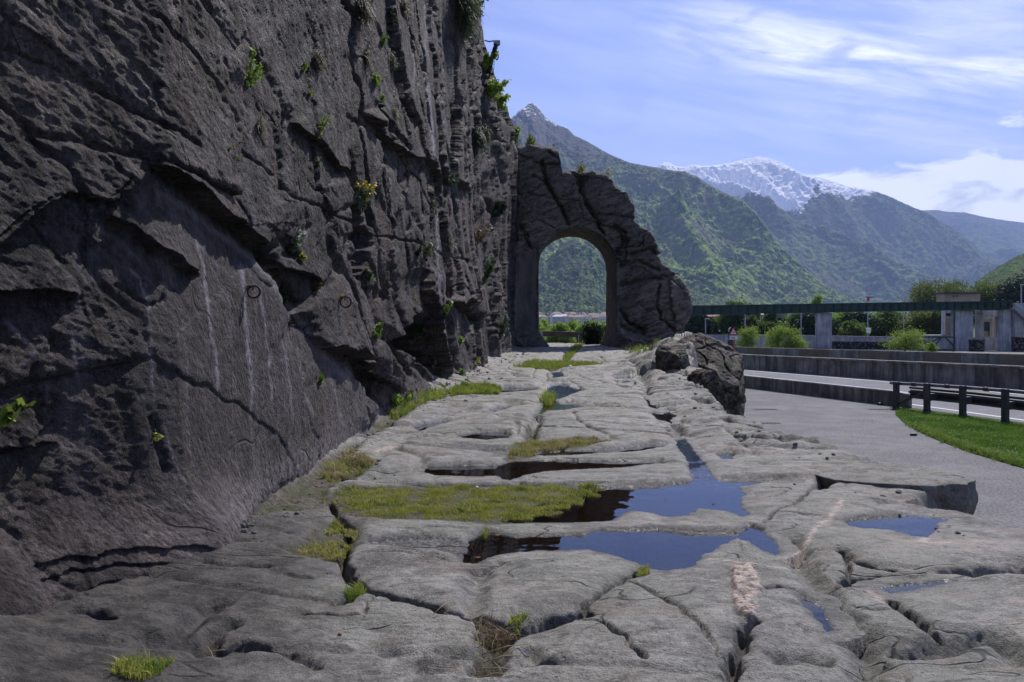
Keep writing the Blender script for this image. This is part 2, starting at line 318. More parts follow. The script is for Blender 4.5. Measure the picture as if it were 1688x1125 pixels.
def road_material():
    m = M_('road_rock', .62, .35)
    st = m.scale((1.0, 2.6, 2), m.rot((0, 0, R(-8))))
    big = m.noise(.8, 5, .65); band = m.noise(2.6, 8, .72, st, .9); med = m.noise(8, 7, .75); fine = m.noise(48, 5, .8); gr = m.noise(150, 2, .8)
    c = m.ramp(med, [(.38, (.095, .089, .079)), (.47, (.185, .176, .160)), (.54, (.255, .244, .225)), (.64, (.37, .355, .33))])
    c = m.mix(m.rng(band, .52, .60, 0, .45), c, (.39, .372, .340)); c = m.mix(m.rng(band, .40, .47, .55, 0), c, (.10, .093, .083))
    c = m.mix(m.rng(big, .44, .56, 0, .55), c, (.185, .195, .155)); c = m.mix(m.rng(m.noise(.55, 5, .7), .50, .60, 0, .5), c, (.30, .275, .235))
    c = m.mix(m.rng(m.noise(1.7, 5, .7), .55, .64, 0, .5), c, (.215, .155, .115))
    c = m.mix(m.rng(m.noise(2.4, 6, .75, None, .6), .53, .59, 0, .65), c, (.080, .074, .063)); c = m.mix(m.rng(m.noise(4.1, 6, .8, st, .6), .57, .62, 0, .7), c, (.042, .038, .032))
    c = m.mix(m.rng(fine, .54, .64, 0, .6), c, (.34, .33, .315)); c = m.mix(m.rng(fine, .38, .46, .7, 0), c, (.040, .038, .035))
    c = m.mix(m.rng(gr, .56, .66, 0, .35), c, (.38, .37, .36)); c = m.mix(m.rng(gr, .36, .44, .5, 0), c, (.03, .03, .03))
    c = m.mix(m.math('MULTIPLY', m.attr('quartz'), m.rng(m.noise(22, 5, .7, st), .40, .54)), c, (.58, .45, .38))
    c = m.mix(m.attr('old'), c, m.mix(m.rng(med, .42, .58), (.020, .018, .017), (.082, .073, .067)))  # old mask: dirt at joints, and shade painted into the lower-left slabs
    c = m.mix(m.attr('dark'), c, m.mix(med, (.012, .010, .008), (.04, .035, .026)))
    soil = m.ramp(m.noise(30, 6, .8), [(.38, (.018, .015, .010)), (.48, (.048, .041, .026)), (.62, (.15, .13, .085))])
    soil = m.mix(m.rng(m.noise(3.1, 4), .45, .56), soil, (.050, .052, .018))
    c = m.mix(m.attr('soil'), c, soil)
    c = m.mix(m.attr('gravel'), c, m.ramp(m.vor(75, out=1), [(.2, (.035, .033, .032)), (.6, (.085, .082, .08)), (.9, (.22, .21, .20))]))
    c = m.mix(m.attr('mud'), c, m.mix(m.noise(12, 4), (.020, .014, .008), (.045, .032, .018)))
    c = m.mix(m.rng(m.attr('wet'), 0, 1, 0, .62), c, (.030, .027, .024))
    ln = m.math('ABSOLUTE', m.math('SUBTRACT', m.noise(.6, 3, .5, st, .4), .5)); ln = m.math('MULTIPLY', m.rng(ln, .001, .005, 1, 0), m.rng(m.noise(1.6, 3), .47, .57)); c = m.mix(m.math('MULTIPLY', ln, .85), c, (.02, .017, .014))
    h = m.math('ADD', m.math('MULTIPLY', band, .08), m.math('MULTIPLY', med, .50)); h = m.math('ADD', h, m.math('MULTIPLY', fine, .30)); h = m.math('ADD', h, m.math('MULTIPLY', gr, .10)); pk = m.rng(m.vor(26), .0, .22, 1, 0); pk = m.math('MULTIPLY', pk, m.rng(m.noise(3.0, 4, .7), .50, .60)); h = m.math('SUBTRACT', h, m.math('MULTIPLY', pk, .22)); c = m.mix(m.math('MULTIPLY', pk, .6), c, (.05, .046, .04)); h = m.math('SUBTRACT', h, m.math('MULTIPLY', ln, .25))
    r = m.math('SUBTRACT', m.rng(fine, .4, .6, .55, .8), m.math('MULTIPLY', m.attr('wet'), .33))
    return m.out(c, r, m.bump(h, .05))
MAT = dict(cliff=cliff_material(), arch=arch_material(), road=road_material())
def outcrop_material():
    m = M_('outcrop_rock', .85, .25); fol = m.scale((1.6, 1.6, 1.0), m.rot((0, R(-35), 0)))
    med = m.noise(2.2, 7, .66, fol, .5); fine = m.noise(16, 6, .7)
    c = m.ramp(med, [(.38, (.018, .015, .012)), (.47, (.066, .056, .045)), (.54, (.115, .098, .080)), (.64, (.22, .19, .155))]); c = m.mix(m.rng(fine, .53, .66, 0, .5), c, (.17, .155, .13)); c = m.mix(m.rng(fine, .38, .46, .7, 0), c, (.012, .010, .009))
    c = m.mix(m.rng(m.noise(1.3, 6, .75), .54, .62, 0, .6), c, (.050, .066, .032))
    return m.out(c, None, m.bump(m.math('ADD', med, m.math('MULTIPLY', fine, .5)), .10))
MAT['outcrop'] = outcrop_material()
def water_material():
    m = M_('puddle_water'); t = m.t; g = m.n('ShaderNodeBsdfGlossy'); g.inputs['Roughness'].default_value = .015; g.inputs[0].default_value = (.78, .85, 1, 1)
    tr = m.n('ShaderNodeBsdfTransparent'); tr.inputs[0].default_value = (.34, .27, .20, 1); fr = m.n('ShaderNodeFresnel'); fr.inputs[0].default_value = 1.33
    b = m.bump(m.noise(3.5, 2, .5), .0022); m.l(b, g.inputs['Normal']); m.l(b, fr.inputs['Normal'])
    ms = m.n('ShaderNodeMixShader'); m.l(fr.outputs[0], ms.inputs[0]); m.l(tr.outputs[0], ms.inputs[1]); m.l(g.outputs[0], ms.inputs[2])
    o = [n for n in t.nodes if n.type == 'OUTPUT_MATERIAL'][0]; m.l(ms.outputs[0], o.inputs[0]); return m.m
MAT['water'] = water_material()
def asphalt_material(name, a, b, sc=140):
    m = M_(name, .85, .25); f = m.noise(sc, 3, .85); g = m.noise(.7, 6, .7); v = m.noise(7, 6, .8)
    c = m.mix(m.rng(f, .41, .60), a, b); c = m.mix(m.rng(g, .45, .62, 0, .35), c, tuple(x*1.35 for x in b)); c = m.mix(m.rng(v, .54, .62, 0, .4), c, tuple(x*.5 for x in a))
    return m.out(c, None, m.bump(f, .012))
MAT['asphalt'] = asphalt_material('path_asphalt', (.052, .051, .053), (.185, .18, .185), 20)
MAT['highway'] = asphalt_material('highway_asphalt', (.095, .095, .103), (.165, .165, .178), 30)
MAT['line'] = plain('road_paint', (.62, .62, .62), .15, 6)
def concrete_material(name, a, b, stain=.7, panel=None):
    m = M_(name, .88, .2); f = m.noise(1.1, 6, .65); v = m.noise(2.6, 5, .7, m.scale((1, 1, .09))); g = m.noise(24, 4, .7)
    c = m.mix(m.rng(f, .4, .6), a, b); c = m.mix(m.rng(v, .47, .60, 0, stain), c, tuple(x*.28 for x in a)); c = m.mix(m.rng(v, .44, .36, 0, .35), c, tuple(x*1.4 for x in b))
    c = m.mix(m.rng(g, .55, .75, 0, .3), c, tuple(x*.5 for x in a))
    if panel:
        px_ = m.attr('panel'); c = m.mix(px_, c, m.mix(f, (.12, .095, .065), (.19, .155, .11)))
    return m.out(c, None, m.bump(m.math('ADD', v, m.math('MULTIPLY', g, .5)), .02))
MAT['conc'] = concrete_material('stained_concrete', (.125, .118, .108), (.235, .225, .21))
MAT['conc_l'] = concrete_material('pale_concrete', (.32, .32, .33), (.46, .46, .48), .4)
MAT['conc_p'] = concrete_material('panel_concrete', (.15, .143, .133), (.25, .24, .225), .5, True)
MAT['steel_g'] = plain('green_painted_steel', (.025, .055, .048), .35, 1.5, .55, .01)
MAT['steel_d'] = plain('dark_weathered_steel', (.045, .047, .052), .4, 5, .5, 0)
MAT['steel_l2'] = plain('rail_steel', (.17, .18, .20), .3, 6, .38, 0, .8)
MAT['steel_l'] = plain('galvanised_steel', (.30, .31, .33), .2, 5, .42, 0, .6)
MAT['iron'] = plain('rusty_iron', (.025, .018, .015), .5, 40, .7, .002)
MAT['rust'] = plain('rust_orange', (.22, .10, .05), .5, 30, .85)
MAT['wood'] = plain('weathered_timber', (.085, .075, .068), .35, 4, .8, .01)
MAT['bark'] = plain('bark', (.07, .058, .045), .4, 6, .9, .03)
MAT['white'] = plain('white_paint', (.75, .75, .75), .1, 4, .5)
MAT['red'] = plain('red_paint', (.50, .025, .03), .1, 4, .5)
MAT['black'] = plain('black_paint', (.02, .02, .02), .1, 4, .5)
MAT['blueg'] = plain('mirror_face', (.45, .52, .6), .1, 4, .08, 0, 1.0)
MAT['cream'] = plain('cream_render', (.46, .38, .29), .12, .8, .85)
MAT['beige'] = plain('beige_render', (.33, .27, .20), .25, .6, .85)
MAT['tile'] = plain('terracotta_tiles', (.26, .10, .07), .3, 2.5, .8, .02)
MAT['glass'] = plain('dark_window', (.02, .022, .026), .3, 2, .15)
MAT['frame'] = plain('red_brown_frame', (.14, .04, .03), .2, 3, .6)
MAT['rope'] = plain('dark_rope', (.02, .02, .024), .4, 30, .9)
MAT['leaf_mid'] = leafmat('leaf_mid_green', (.065, .125, .026), (.125, .20, .04), .5)
MAT['leaf_dark'] = leafmat('leaf_dark_green', (.014, .032, .014), (.03, .058, .022), .5, .2)
MAT['leaf_olive'] = leafmat('leaf_olive', (.075, .115, .022), (.14, .165, .035), .35)
MAT['leaf_bright'] = leafmat('leaf_spring_green', (.19, .29, .04), (.33, .42, .07), 1.5, .45)
MAT['leaf_poplar'] = leafmat('leaf_poplar', (.20, .31, .055), (.34, .45, .09), .8, .45)
MAT['grass_y'] = leafmat('grass_yellow_green', (.31, .345, .055), (.50, .49, .12), 5, .35)
MAT['grass_g'] = leafmat('grass_green', (.16, .25, .035), (.27, .36, .06), 3, .35)
MAT['lawn'] = leafmat('lawn_grass', (.085, .18, .02), (.17, .29, .04), .9, .35)
MAT['straw'] = leafmat('dry_straw', (.36, .29, .15), (.50, .42, .24), 5, .3)
MAT['tuft_dry'] = leafmat('dry_tuft', (.12, .09, .05), (.20, .15, .09), 5, .3)
MAT['tuft_grey'] = leafmat('grey_green_tuft', (.07, .10, .05), (.14, .18, .09), 5, .3)
MAT['tuft_dark'] = leafmat('dark_tuft', (.03, .045, .025), (.07, .085, .045), 3, .2)
MAT['petal_y'] = plain('yellow_petals', (.75, .55, .02), .1, 20, .6)
MAT['petal_w'] = plain('white_petals', (.8, .8, .78), .05, 20, .6)
# ================================================================== the old road cut in the rock
WL = -0.042                                                             # water level in the puddles
def GP(pts, z=-0.045): return np.array([G(a, b, z) for a, b in pts])
EDGE = np.array([(0.5, 2.9), (4.67, 2.9), (5.5, 2.82), (6.75, 2.93), (7.5, 2.86), (8.6, 2.62), (9.2, 2.52), (11.6, 2.85), (14.2, 3.25), (19.6, 4.2), (25, 5.5), (31, 6.6), (38, 8.2), (60, 8)])
BASE = np.array([(-8, -1.9), (0.5, -2.1), (3.2, -1.98), (3.73, -1.76), (4.12, -1.585), (5.6, -1.5), (7.28, -1.52), (9.8, -1.47), (11.6, -1.31), (15.7, -1.15), (20, -.80), (24, -.55), (28.5, -.29), (37, .16), (44, .15), (60, -2)])
def xedge(Y): return np.interp(Y, EDGE[:, 0], EDGE[:, 1])
def xbase(Y): return np.interp(Y, BASE[:, 0], BASE[:, 1])
POOLS = [
 [(1059,802),(1090,800),(1141,794),(1139,775),(1124,750),(1112,728),(1128,722),(1148,750),(1172,778),(1180,791),(1226,791),(1274,793),(1243,800),(1218,803),(1230,815),(1216,828),(1230,850),(1221,853),(1192,843),(1155,838),(1131,851),(1103,853),(1055,844),(1035,844),(1007,860),(960,862),(860,864),(820,862),(880,835),(960,806)],
 [(765,928),(775,905),(784,886),(800,876),(820,880),(850,886),(900,884),(960,882),(987,873),(1024,875),(1086,873.5),(1144,880),(1223,879),(1226,867),(1254,873),(1285,908),(1274,915),(1254,909),(1233,894),(1213,888),(1178,904),(1156,918),(1151,932),(1131,937),(1096,942),(1072,938),(1042,928),(1000,914),(966,907),(935,908),(884,908),(850,911),(798,921),(787,930)],
 [(1385,860.5),(1411,855),(1502,851),(1559,855.6),(1547,870),(1538,887),(1510,885),(1464,874),(1427,872),(1396,868)],
 [(1449,971),(1487,964),(1540,960),(1578,958),(1525,968),(1479,977),(1460,979)],
 [(1321,987),(1343,991),(1366,1017),(1381,1040),(1366,1042),(1347,1021),(1325,1002)],
 [(699,779),(706,770),(760,768),(817,768),(841,762),(881,759),(945,759),(1025,761),(1087,759),(1096,764),(1058,766),(1025,771),(973,774),(897,778),(860,784),(840,792),(825,790),(818,785),(780,786),(720,784)],
 [(881,749),(930,744),(1000,742),(1040,738),(1075,732),(1101,731),(1090,738),(1040,745),(980,748),(900,752)],
 [(1070,682),(1101,679),(1115,685),(1106,692),(1106,699),(1096,694),(1085,692)],
 [(897,649),(909,635),(928,632),(945,641),(964,643),(945,649),(930,655),(912,661),(926,667),(955,667),(964,670),(933,676),(902,677),(893,684),(889,682),(895,668),(897,658)],
 [(682,707),(699,701),(730,695),(752,692),(735,698),(716,703),(690,711)],
 [(806,677),(825,672),(846,668.5),(836,673),(813,680)],
 [(751,718),(790,713),(832,713),(843,718),(839,722),(803,725),(761,722)],
 [(1062,656),(1069,659),(1073,668),(1101,670),(1082,674),(1070,671)],
 [(1184,753),(1198,747),(1210,751),(1205,757),(1189,757)],
 [(909,614),(925,612),(930,621),(912,623)],
 [(800,645),(830,639),(868,640),(885,643),(850,646),(815,648)],
 [(1010,622),(1050,619),(1042,625),(1015,626)],
]
POOLS_G = [GP(p, WL) for p in POOLS]
# cracks and ruts: points, half width (m), depth (m), soft exponent
CR = [
 ([(798,930),(790,955),(784,973),(779,1000),(776,1028)], .055, .045, 1.2),
 ([(776,1028),(791,1030),(815,1042),(835,1054),(852,1058),(870,1046),(905,1032),(935,1026),(958,1022)], .030, .14, 1.6),
 ([(835,1052),(860,1048),(900,1043),(940,1030),(965,1021)], .018, .08, 1.5),
 ([(958,1022),(965,1010),(985,995),(1005,978),(1030,958),(1045,948),(1072,938)], .013, .055, 1.3),
 ([(774,1026),(733,1022),(705,1011),(664,1001),(616,989),(590,977),(573,958),(565,940),(567,922),(566,900),(572,880),(553,858),(545,830)], .020, .085, 1.3),
 ([(500,1034),(551,1038),(592,1032),(616,990)], .012, .03, 1.3),
 ([(548,1012),(580,990),(592,978)], .03, .05, 1.3),
 ([(470,968),(520,972),(566,950)], .012, .02, 1.3),
 ([(1025,960),(1055,973),(1090,1000),(1127,1027),(1158,1055),(1178,1086),(1199,1103),(1210,1130)], .012, .028, 1.3),
 ([(1205,1130),(1209,1108),(1216,1075),(1226,1055),(1237,1040)], .020, .09, 1.3),
 ([(953,1031),(987,1041),(1004,1051),(1028,1068),(1045,1092),(1059,1108)], .012, .035, 1.3),
 ([(1253,868),(1275,851),(1306,840),(1325,825),(1340,812)], .010, .045, 1.3),
 ([(1279,851),(1313,855),(1351,859)], .009, .025, 1.3),
 ([(1313,940),(1340,855),(1360,845)], .012, .0, 1.3),
 ([(1300,895),(1313,911),(1336,949),(1351,979),(1381,1013),(1404,1040),(1427,1070),(1434,1108),(1436,1140)], .060, .065, 1.0),
 ([(1389,915),(1404,927),(1434,942),(1472,949)], .018, .060, 1.2),
 ([(1393,920),(1400,945),(1411,964)], .012, .05, 1.2),
 ([(1405,963),(1430,965),(1464,961),(1521,962),(1578,952),(1634,945),(1700,941),(1800,938)], .050, .15, 1.6),
 ([(1495,1080),(1540,1074),(1578,1066),(1620,1060),(1646,1064),(1690,1092),(1740,1110)], .06, .075, 1.1),
 ([(1464,991),(1495,1013),(1525,1040),(1559,1062)], .020, .050, 1.2),
 ([(1351,979),(1390,972),(1442,969)], .030, .05, 1.2),
 ([(1290,1096),(1320,1086),(1355,1100)], .05, .05, 1.0),
 ([(1257,981),(1280,977),(1306,981)], .022, .045, 1.2),
 ([(1343,811),(1360,800),(1378,792),(1411,784),(1460,782)], .05, .10, 1.2),
 ([(1240,722),(1300,738),(1250,742)], .02, .02, 1.2),
 ([(1225,735),(1245,728),(1262,722)], .016, .05, 1.2), ([(1228,738),(1250,745)], .014, .04, 1.2),
 ([(1063,635),(1066,645),(1068,655)], .05, .09, 1.1), ([(1101,672),(1108,685),(1113,697),(1118,712),(1122,728)], .055, .08, 1.1),
 ([(886,697),(940,694),(1000,692),(1077,693)], .035, .05, 1.1),
 ([(900,712),(920,711),(945,706)], .025, .035, 1.1), ([(1035,706),(1087,706),(1097,712),(1103,718)], .02, .03, 1.1),
 ([(898,661),(890,682),(880,703),(872,722),(868,730)], .06, .09, 1.1),
 ([(692,725),(720,721),(746,716),(790,712)], .03, .05, 1.1), ([(723,733),(760,732),(784,731)], .03, .05, 1.1),
 ([(640,735),(700,740),(746,745),(839,744)], .05, .04, 1.1),
 ([(900,670),(960,662),(1010,655),(1060,655)], .05, .05, 1.1), ([(890,690),(950,684),(1060,683)], .04, .03, 1.1),
 ([(655,700),(700,690),(752,683),(800,679)], .05, .05, 1.1), ([(640,722),(670,713),(700,712)], .05, .05, 1.1),
 ([(700,660),(760,662),(830,655),(880,652)], .10, .05, 1.1),
 ([(930,640),(980,636),(1030,634),(1060,634)], .12, .07, 1.1), ([(905,632),(905,620),(915,605),(930,590),(940,578)], .14, .09, 1.1),
 ([(830,620),(870,625),(905,628)], .15, .07, 1.1), ([(920,616),(980,612),(1040,613)], .15, .07, 1.1),
 ([(1025,600),(1040,612),(1055,622),(1066,640)], .12, .10, 1.1), ([(860,596),(905,594),(960,592),(1010,600)], .2, .07, 1.1),
 ([(560,792),(640,800),(740,800),(830,800)], .04, .05, 1.1),
 ([(650,748),(690,760),(700,772),(640,782),(580,800)], .05, .04, 1.1),
 ([(1143,794),(1130,799),(1060,803),(880,802),(850,797),(845,790)], .03, .04, 1.3),
 ([(1120,712),(1127,730),(1139,736),(1150,745)], .045, .08, 1.1),
 ([(1126,640),(1150,648),(1190,655),(1215,690)], .08, .10, 1.1), ([(1075,620),(1110,628),(1160,632)], .07, .09, 1.1), ([(1085,668),(1120,664),(1170,672)], .06, .08, 1.1), ([(1140,705),(1190,700),(1230,712)], .05, .07, 1.1),
 ([(330,955),(380,958),(440,955)], .02, .03, 1.2), ([(130,1045),(150,1042),(170,1052)], .03, .06, 1.2), ([(255,1078),(290,1070),(320,1040),(350,1020)], .05, .06, 1.1), ([(340,1090),(360,1060),(380,1050)], .03, .05, 1.2),
 ([(330,1100),(400,1085),(470,1100),(520,1130)], .02, .03, 1.2), ([(620,1060),(600,1085),(640,1100)], .05, .02, 1.1), ([(870,968),(905,970),(925,965)], .03, .012, 1.0),
 ([(600,928),(650,926),(700,928),(750,930)], .018, .016, 1.0), ([(700,880),(740,876),(770,878)], .012, .02, 1.0), ([(1010,888),(1060,892),(1110,890)], .02, .0, 1),
 ([(1310,813),(1290,822),(1270,824)], .01, .02, 1.2), ([(1400,1000),(1440,1012),(1470,1010)], .015, .025, 1.2),
]
# dips that hold soil or gravel: polygon, depth, attribute
DIPS = [
 ([(795,1040),(820,1050),(842,1060),(835,1085),(822,1135),(775,1135),(795,1090),(800,1060)], .09, 'soil'),
 ([(602,900),(640,893),(700,891),(760,893),(776,905),(766,925),(700,912),(660,914),(635,905)], .045, 'gravel'),
 ([(540,828),(560,812),(640,806),(760,799),(845,799),(900,803),(960,803),(1000,808),(990,822),(960,838),(930,852),(890,864),(820,868),(740,866),(650,868),(590,864),(545,850)], .050, 'soil'),
 ([(560,866),(588,885),(580,915),(562,940),(500,934),(470,922),(505,905),(520,885)], .05, 'soil'),
 ([(300,930),(330,905),(400,865),(480,815),(520,785),(570,750),(600,742),(560,775),(600,778),(620,770),(600,785),(545,815),(540,850),(450,868),(400,880),(370,905),(330,935)], .05, 'soil'),
 ([(724,737),(760,735),(838,740),(850,742),(838,754),(800,752),(745,745)], .03, 'gravel'),
 ([(838,738),(850,732),(900,729),(965,727),(1000,736),(970,742),(900,748),(880,757),(850,764),(835,770),(830,760)], .04, 'soil'),
 ([(864,722),(872,700),(884,700),(880,726),(866,732)], .06, 'soil'),
 ([(640,690),(700,655),(735,648),(800,638),(828,642),(822,653),(780,655),(740,660),(700,672),(660,700),(620,720),(600,735),(610,712)], .05, 'soil'),
 ([(845,609),(870,600),(900,598),(960,600),(1005,603),(960,607),(890,612)], .05, 'soil'),
 ([(925,600),(930,588),(950,573),(960,573),(945,588),(935,600)], .05, 'soil'),
 ([(1035,572),(1080,566),(1120,574),(1105,590),(1060,600),(1070,584)], .04, 'soil'),
 ([(1000,815),(1059,803),(1056,840),(1000,858),(900,862),(940,845)], .10, 'mud'),
]
QUARTZ = [(1205,946),(1240,944),(1250,965),(1252,985),(1238,1003),(1246,1025),(1235,1042),(1215,1025),(1212,1000),(1207,975)]
VEINS = [([(1170,925),(1210,932),(1260,940),(1320,945)], .012), ([(1300,925),(1325,905),(1345,880),(1375,850),(1385,835)], .018), ([(1420,975),(1450,990),(1480,1005)], .02), ([(1545,880),(1520,900),(1545,905),(1570,900)], .03), ([(905,966),(940,968),(965,972)], .008), ([(1375,925),(1410,930)], .01), ([(650,745),(632,752),(620,758)], .03)]
CR_G = [(GP(p), w_, d, e) for p, w_, d, e in CR if d > 0]
DIPS_G = [(GP(p), d, k) for p, d, k in DIPS]; QG = GP(QUARTZ); VG = [(GP(p), w_) for p, w_ in VEINS]
def road_h(X, Y, want=False):
    X = np.asarray(X, float); Y = np.asarray(Y, float)
    far = sstep(5.5, 11, Y)
    wx = X+.035*fbm(X*3, Y*3, 1.5, 3)+.02*perlin(X*11, Y*11)+.006*perlin(X*31, Y*31, 19); wy = Y+(.03+.10*far)*fbm(X*2.2, Y*2.2, 7.7, 3)+.012*perlin(X*13, Y*13, 4)+.006*perlin(X*34, Y*34, 14)
    h = .022*fbm(X*.9, Y*.7, 3, 4)+.010*fbm(X*3.1, Y*4.2, 9, 3)
    # worn cross ledges: sharp crested ripples running across the road, stronger with distance
    yy = Y+.16*X+.35*fbm(X*.45, Y*.25, 2, 3)
    rp = ridged(X*.42, yy*1.9, 0, 4, .55); h = h+(.010+.080*far)*np.clip(rp-.15, -.8, 1)
    stp = np.abs(perlin(X*.35, yy*1.1, 31)); h -= (.02+.13*far)*np.exp(-(stp/.05)**2); trough = np.exp(-(stp/.035)**2)*far
    h += (.006+.012*far)*ridged(X*2.3, yy*7, 5, 3)
    lon = np.abs(perlin(X*.9+.2*perlin(X, Y*.5), Y*.13, 51)); h -= far*.07*np.exp(-(lon/.05)**2)
    h += .0035*fbm(X*30, Y*34, 2, 4)+.005*ridged(X*5, Y*10, 33, 5, .6)
    h -= .05*sstep(.55, .85, perlin(X*1.9, Y*2.3, 91)+.25*perlin(X*8, Y*8, 92))
    h += .07*sstep(11, 20, Y)*ridged(X*.55, Y*.6, 12, 4)
    h = np.where(h > .012, .008+(h-.008)*.30, h)                                  # tops worn flat
    # rise to the foot of the cliff, and outer rim
    dB = X-xbase(Y); rise = .07*np.exp(-np.clip(dB, -1, 9)/.28)*(1+.5*fbm(X*2, Y*2, 8)); rise += .03*sstep(.9, -.1, X+1.5-.0*Y)*sstep(4.6, 2.6, Y)
    h += rise*sstep(.5, 3, Y)
    h += .20*np.exp(-(((X+1.95)/.42)**2+((Y-2.45)/.45)**2))
    dE = X-xedge(Y)+.18*fbm(X*.6, Y*1.1, 40, 4)+.10*perlin(X*1.3, Y*2.7, 3)
    rim = sstep(-1.1, -.2, dE)*(.03+.05*ridged(X*1.3, Y*1.6, 77, 4)); h += rim*sstep(2.5, 4.5, Y)
    h -= .10*sstep(-.9, 0.05, dE)*sstep(9, 5, Y)
    wd1, wd2, wox, woy, wr1, wr2, wr3 = worley(X*.75, Y*.45, 5); h += sstep(-2.3, -.5, dE)*sstep(15, 20, Y)*sstep(36, 31, Y)*(.30+.24*wr1+.35*(wr2*wox+wr3*woy)+.08*ridged(X*1.5, Y*1.5, 4, 4)).clip(-.05, .75)
    at = {k: np.zeros(X.shape) for k in ('soil', 'gravel', 'mud', 'wet', 'quartz', 'dark', 'old')}
    for p, d, k in DIPS_G:
        s = sdpoly(wx, wy, p, .5); wd = .035+.01*Y.clip(0, 20)*.6
        f = sstep(wd, -wd, s); h = h*(1-f*.6)-d*f*(.8+.5*fbm(X*7, Y*7, 8, 3)); at[k] = np.maximum(at[k], sstep(wd*.6, -wd*.4, s))
    sp_ = np.full(X.shape, 9.0)
    FO = np.ones(X.shape)
    for p in POOLS_G:
        s = sdpoly(wx, wy, p, 1.0); m = s < 1e8; sp_[m] = np.minimum(sp_[m], s[m]); s2 = sdpoly(wx, wy+.01, p, 1.05)
        cs = np.where(m, (s-s2)/.01, 0); rim_w = .045+(.20+.045*Y.clip(0, 12))*sstep(-.3, .8, cs); FO = np.minimum(FO, np.where(m & (s < .99), 1-np.exp(-np.clip(s, 0, None)/rim_w), 1))
    h = np.where(FO < .995, WL+(np.maximum(h, WL+.010)-WL)*FO+.002, h); h = np.where(sp_ <= 0, WL-np.minimum(.055, .004-sp_*.55), h)
    keep = sstep(0, .10, sp_); hc = np.zeros(X.shape); jd = np.zeros(X.shape)
    for p, w_, d, e in CR_G:
        s, _, _ = pdist(wx, wy, p, w_*12+.25); c_ = .88*d*np.exp(-(s/w_)**(2*e)); sh_ = .26*d+.005 if d >= .05 else .12*d; jd = np.maximum(jd, min(1, d/.06)*np.exp(-s/.05)); hc = np.maximum(hc, c_+sh_*np.exp(-(s/(w_*1.8+.03))**1.2)); at['dark'] = np.maximum(at['dark'], (.9*np.exp(-(s/(w_*.5))**2) if d >= .05 and w_ < .05 else 0)*keep)
    h = np.where(sp_ > 0, np.where(sp_ < .25, np.maximum(h-hc*keep, WL+.004-9*(sp_ > .10)), h-hc), h)
    at['mud'] = np.maximum(at['mud'], sstep(.01, -.04, sp_)); at['wet'] = sstep(.055, .0, sp_)*.9; at['pool'] = sp_
    at['soil'] = np.maximum(at['soil'], .8*trough); at['old'] = np.clip(.62*jd*(.6+1.2*fbm(X*7, Y*7, 17, 3)), 0, .7); at['old'] = np.maximum(at['old'], .98*sstep(-.40, -1.20, X+.25*fbm(X*3, Y*3, 5, 4)+.10*(Y-3.2))*sstep(6, 4.2, Y)+.35*sstep(-.55, .1, dE+.3*fbm(X*3, Y*5, 6, 4)))  # old: joint dirt, darker rim and rock, plus painted shade and vignetting lower left
    q = sdpoly(wx, wy, QG, .4); f = sstep(.02, -.01, q); h += f*(.012+.022*ridged(X*9, Y*14, 3, 3)); at['quartz'] = np.maximum(at['quartz'], f)
    for p, w_ in VG:
        s, _, _ = pdist(wx, wy, p, .3); at['quartz'] = np.maximum(at['quartz'], .8*np.exp(-(s/w_)**2))
    # outer side falls to the path, far end falls behind the arch
    drop = sstep(.0, .42, dE)
    h = h*(1-drop)-2.35*drop+.12*drop*(1-drop)*4*ridged(X*2, Y*2, 6, 3)
    h -= 1.2*sstep(41.5, 44, Y)
    h += .03*sstep(28, 36, Y)
    at['quartz'] = np.maximum(at['quartz'], .35*sstep(.45, .6, fbm(X*2.3, Y*6, 90, 4)*2+.2)*sstep(-1.6, -.3, dE)*sstep(8, 3, Y)) if want else at['quartz']
    return (h, at) if want else h
def near_ys(y0, y1, n, p=.5):
    a = np.linspace(y0**-p, y1**-p, n); return a**(-1/p)
NX, NY = 760, 1250
ys = near_ys(1.15, 45, NY, .42)
S = np.linspace(0, 1, NX)[None, :]; Yg = np.repeat(ys[:, None], NX, 1)
xl = (xbase(ys)-.5)[:, None]; xr = (xedge(ys)+.62)[:, None]; Xg = xl+(xr-xl)*S
Hg, AT = road_h(Xg, Yg, True)
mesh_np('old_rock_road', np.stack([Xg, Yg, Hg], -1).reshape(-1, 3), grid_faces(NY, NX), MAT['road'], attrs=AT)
tag(bpy.data.objects['old_rock_road'], 'worn grey rock slabs of the old road holding puddles and grass', 'rock road', None, 'structure')
ROADV = np.stack([Xg, Yg, Hg], -1)
# near apron beneath and behind the viewer
yb = np.linspace(-5, 1.16, 60); Xb = np.linspace(-2.6, 3.4, 90)[None, :]+0*yb[:, None]; Yb = yb[:, None]+0*Xb
hb = road_h(Xb, np.maximum(Yb, 1.15))*sstep(-1, 1.15, Yb)-.02*sstep(1.1, .9, Yb)
o = mesh_np('rock_ground', np.stack([Xb, Yb, hb-.004], -1).reshape(-1, 3), grid_faces(60, 90), MAT['road'], attrs={k: np.zeros(Xb.size) for k in AT}); tag(o, kind='structure')
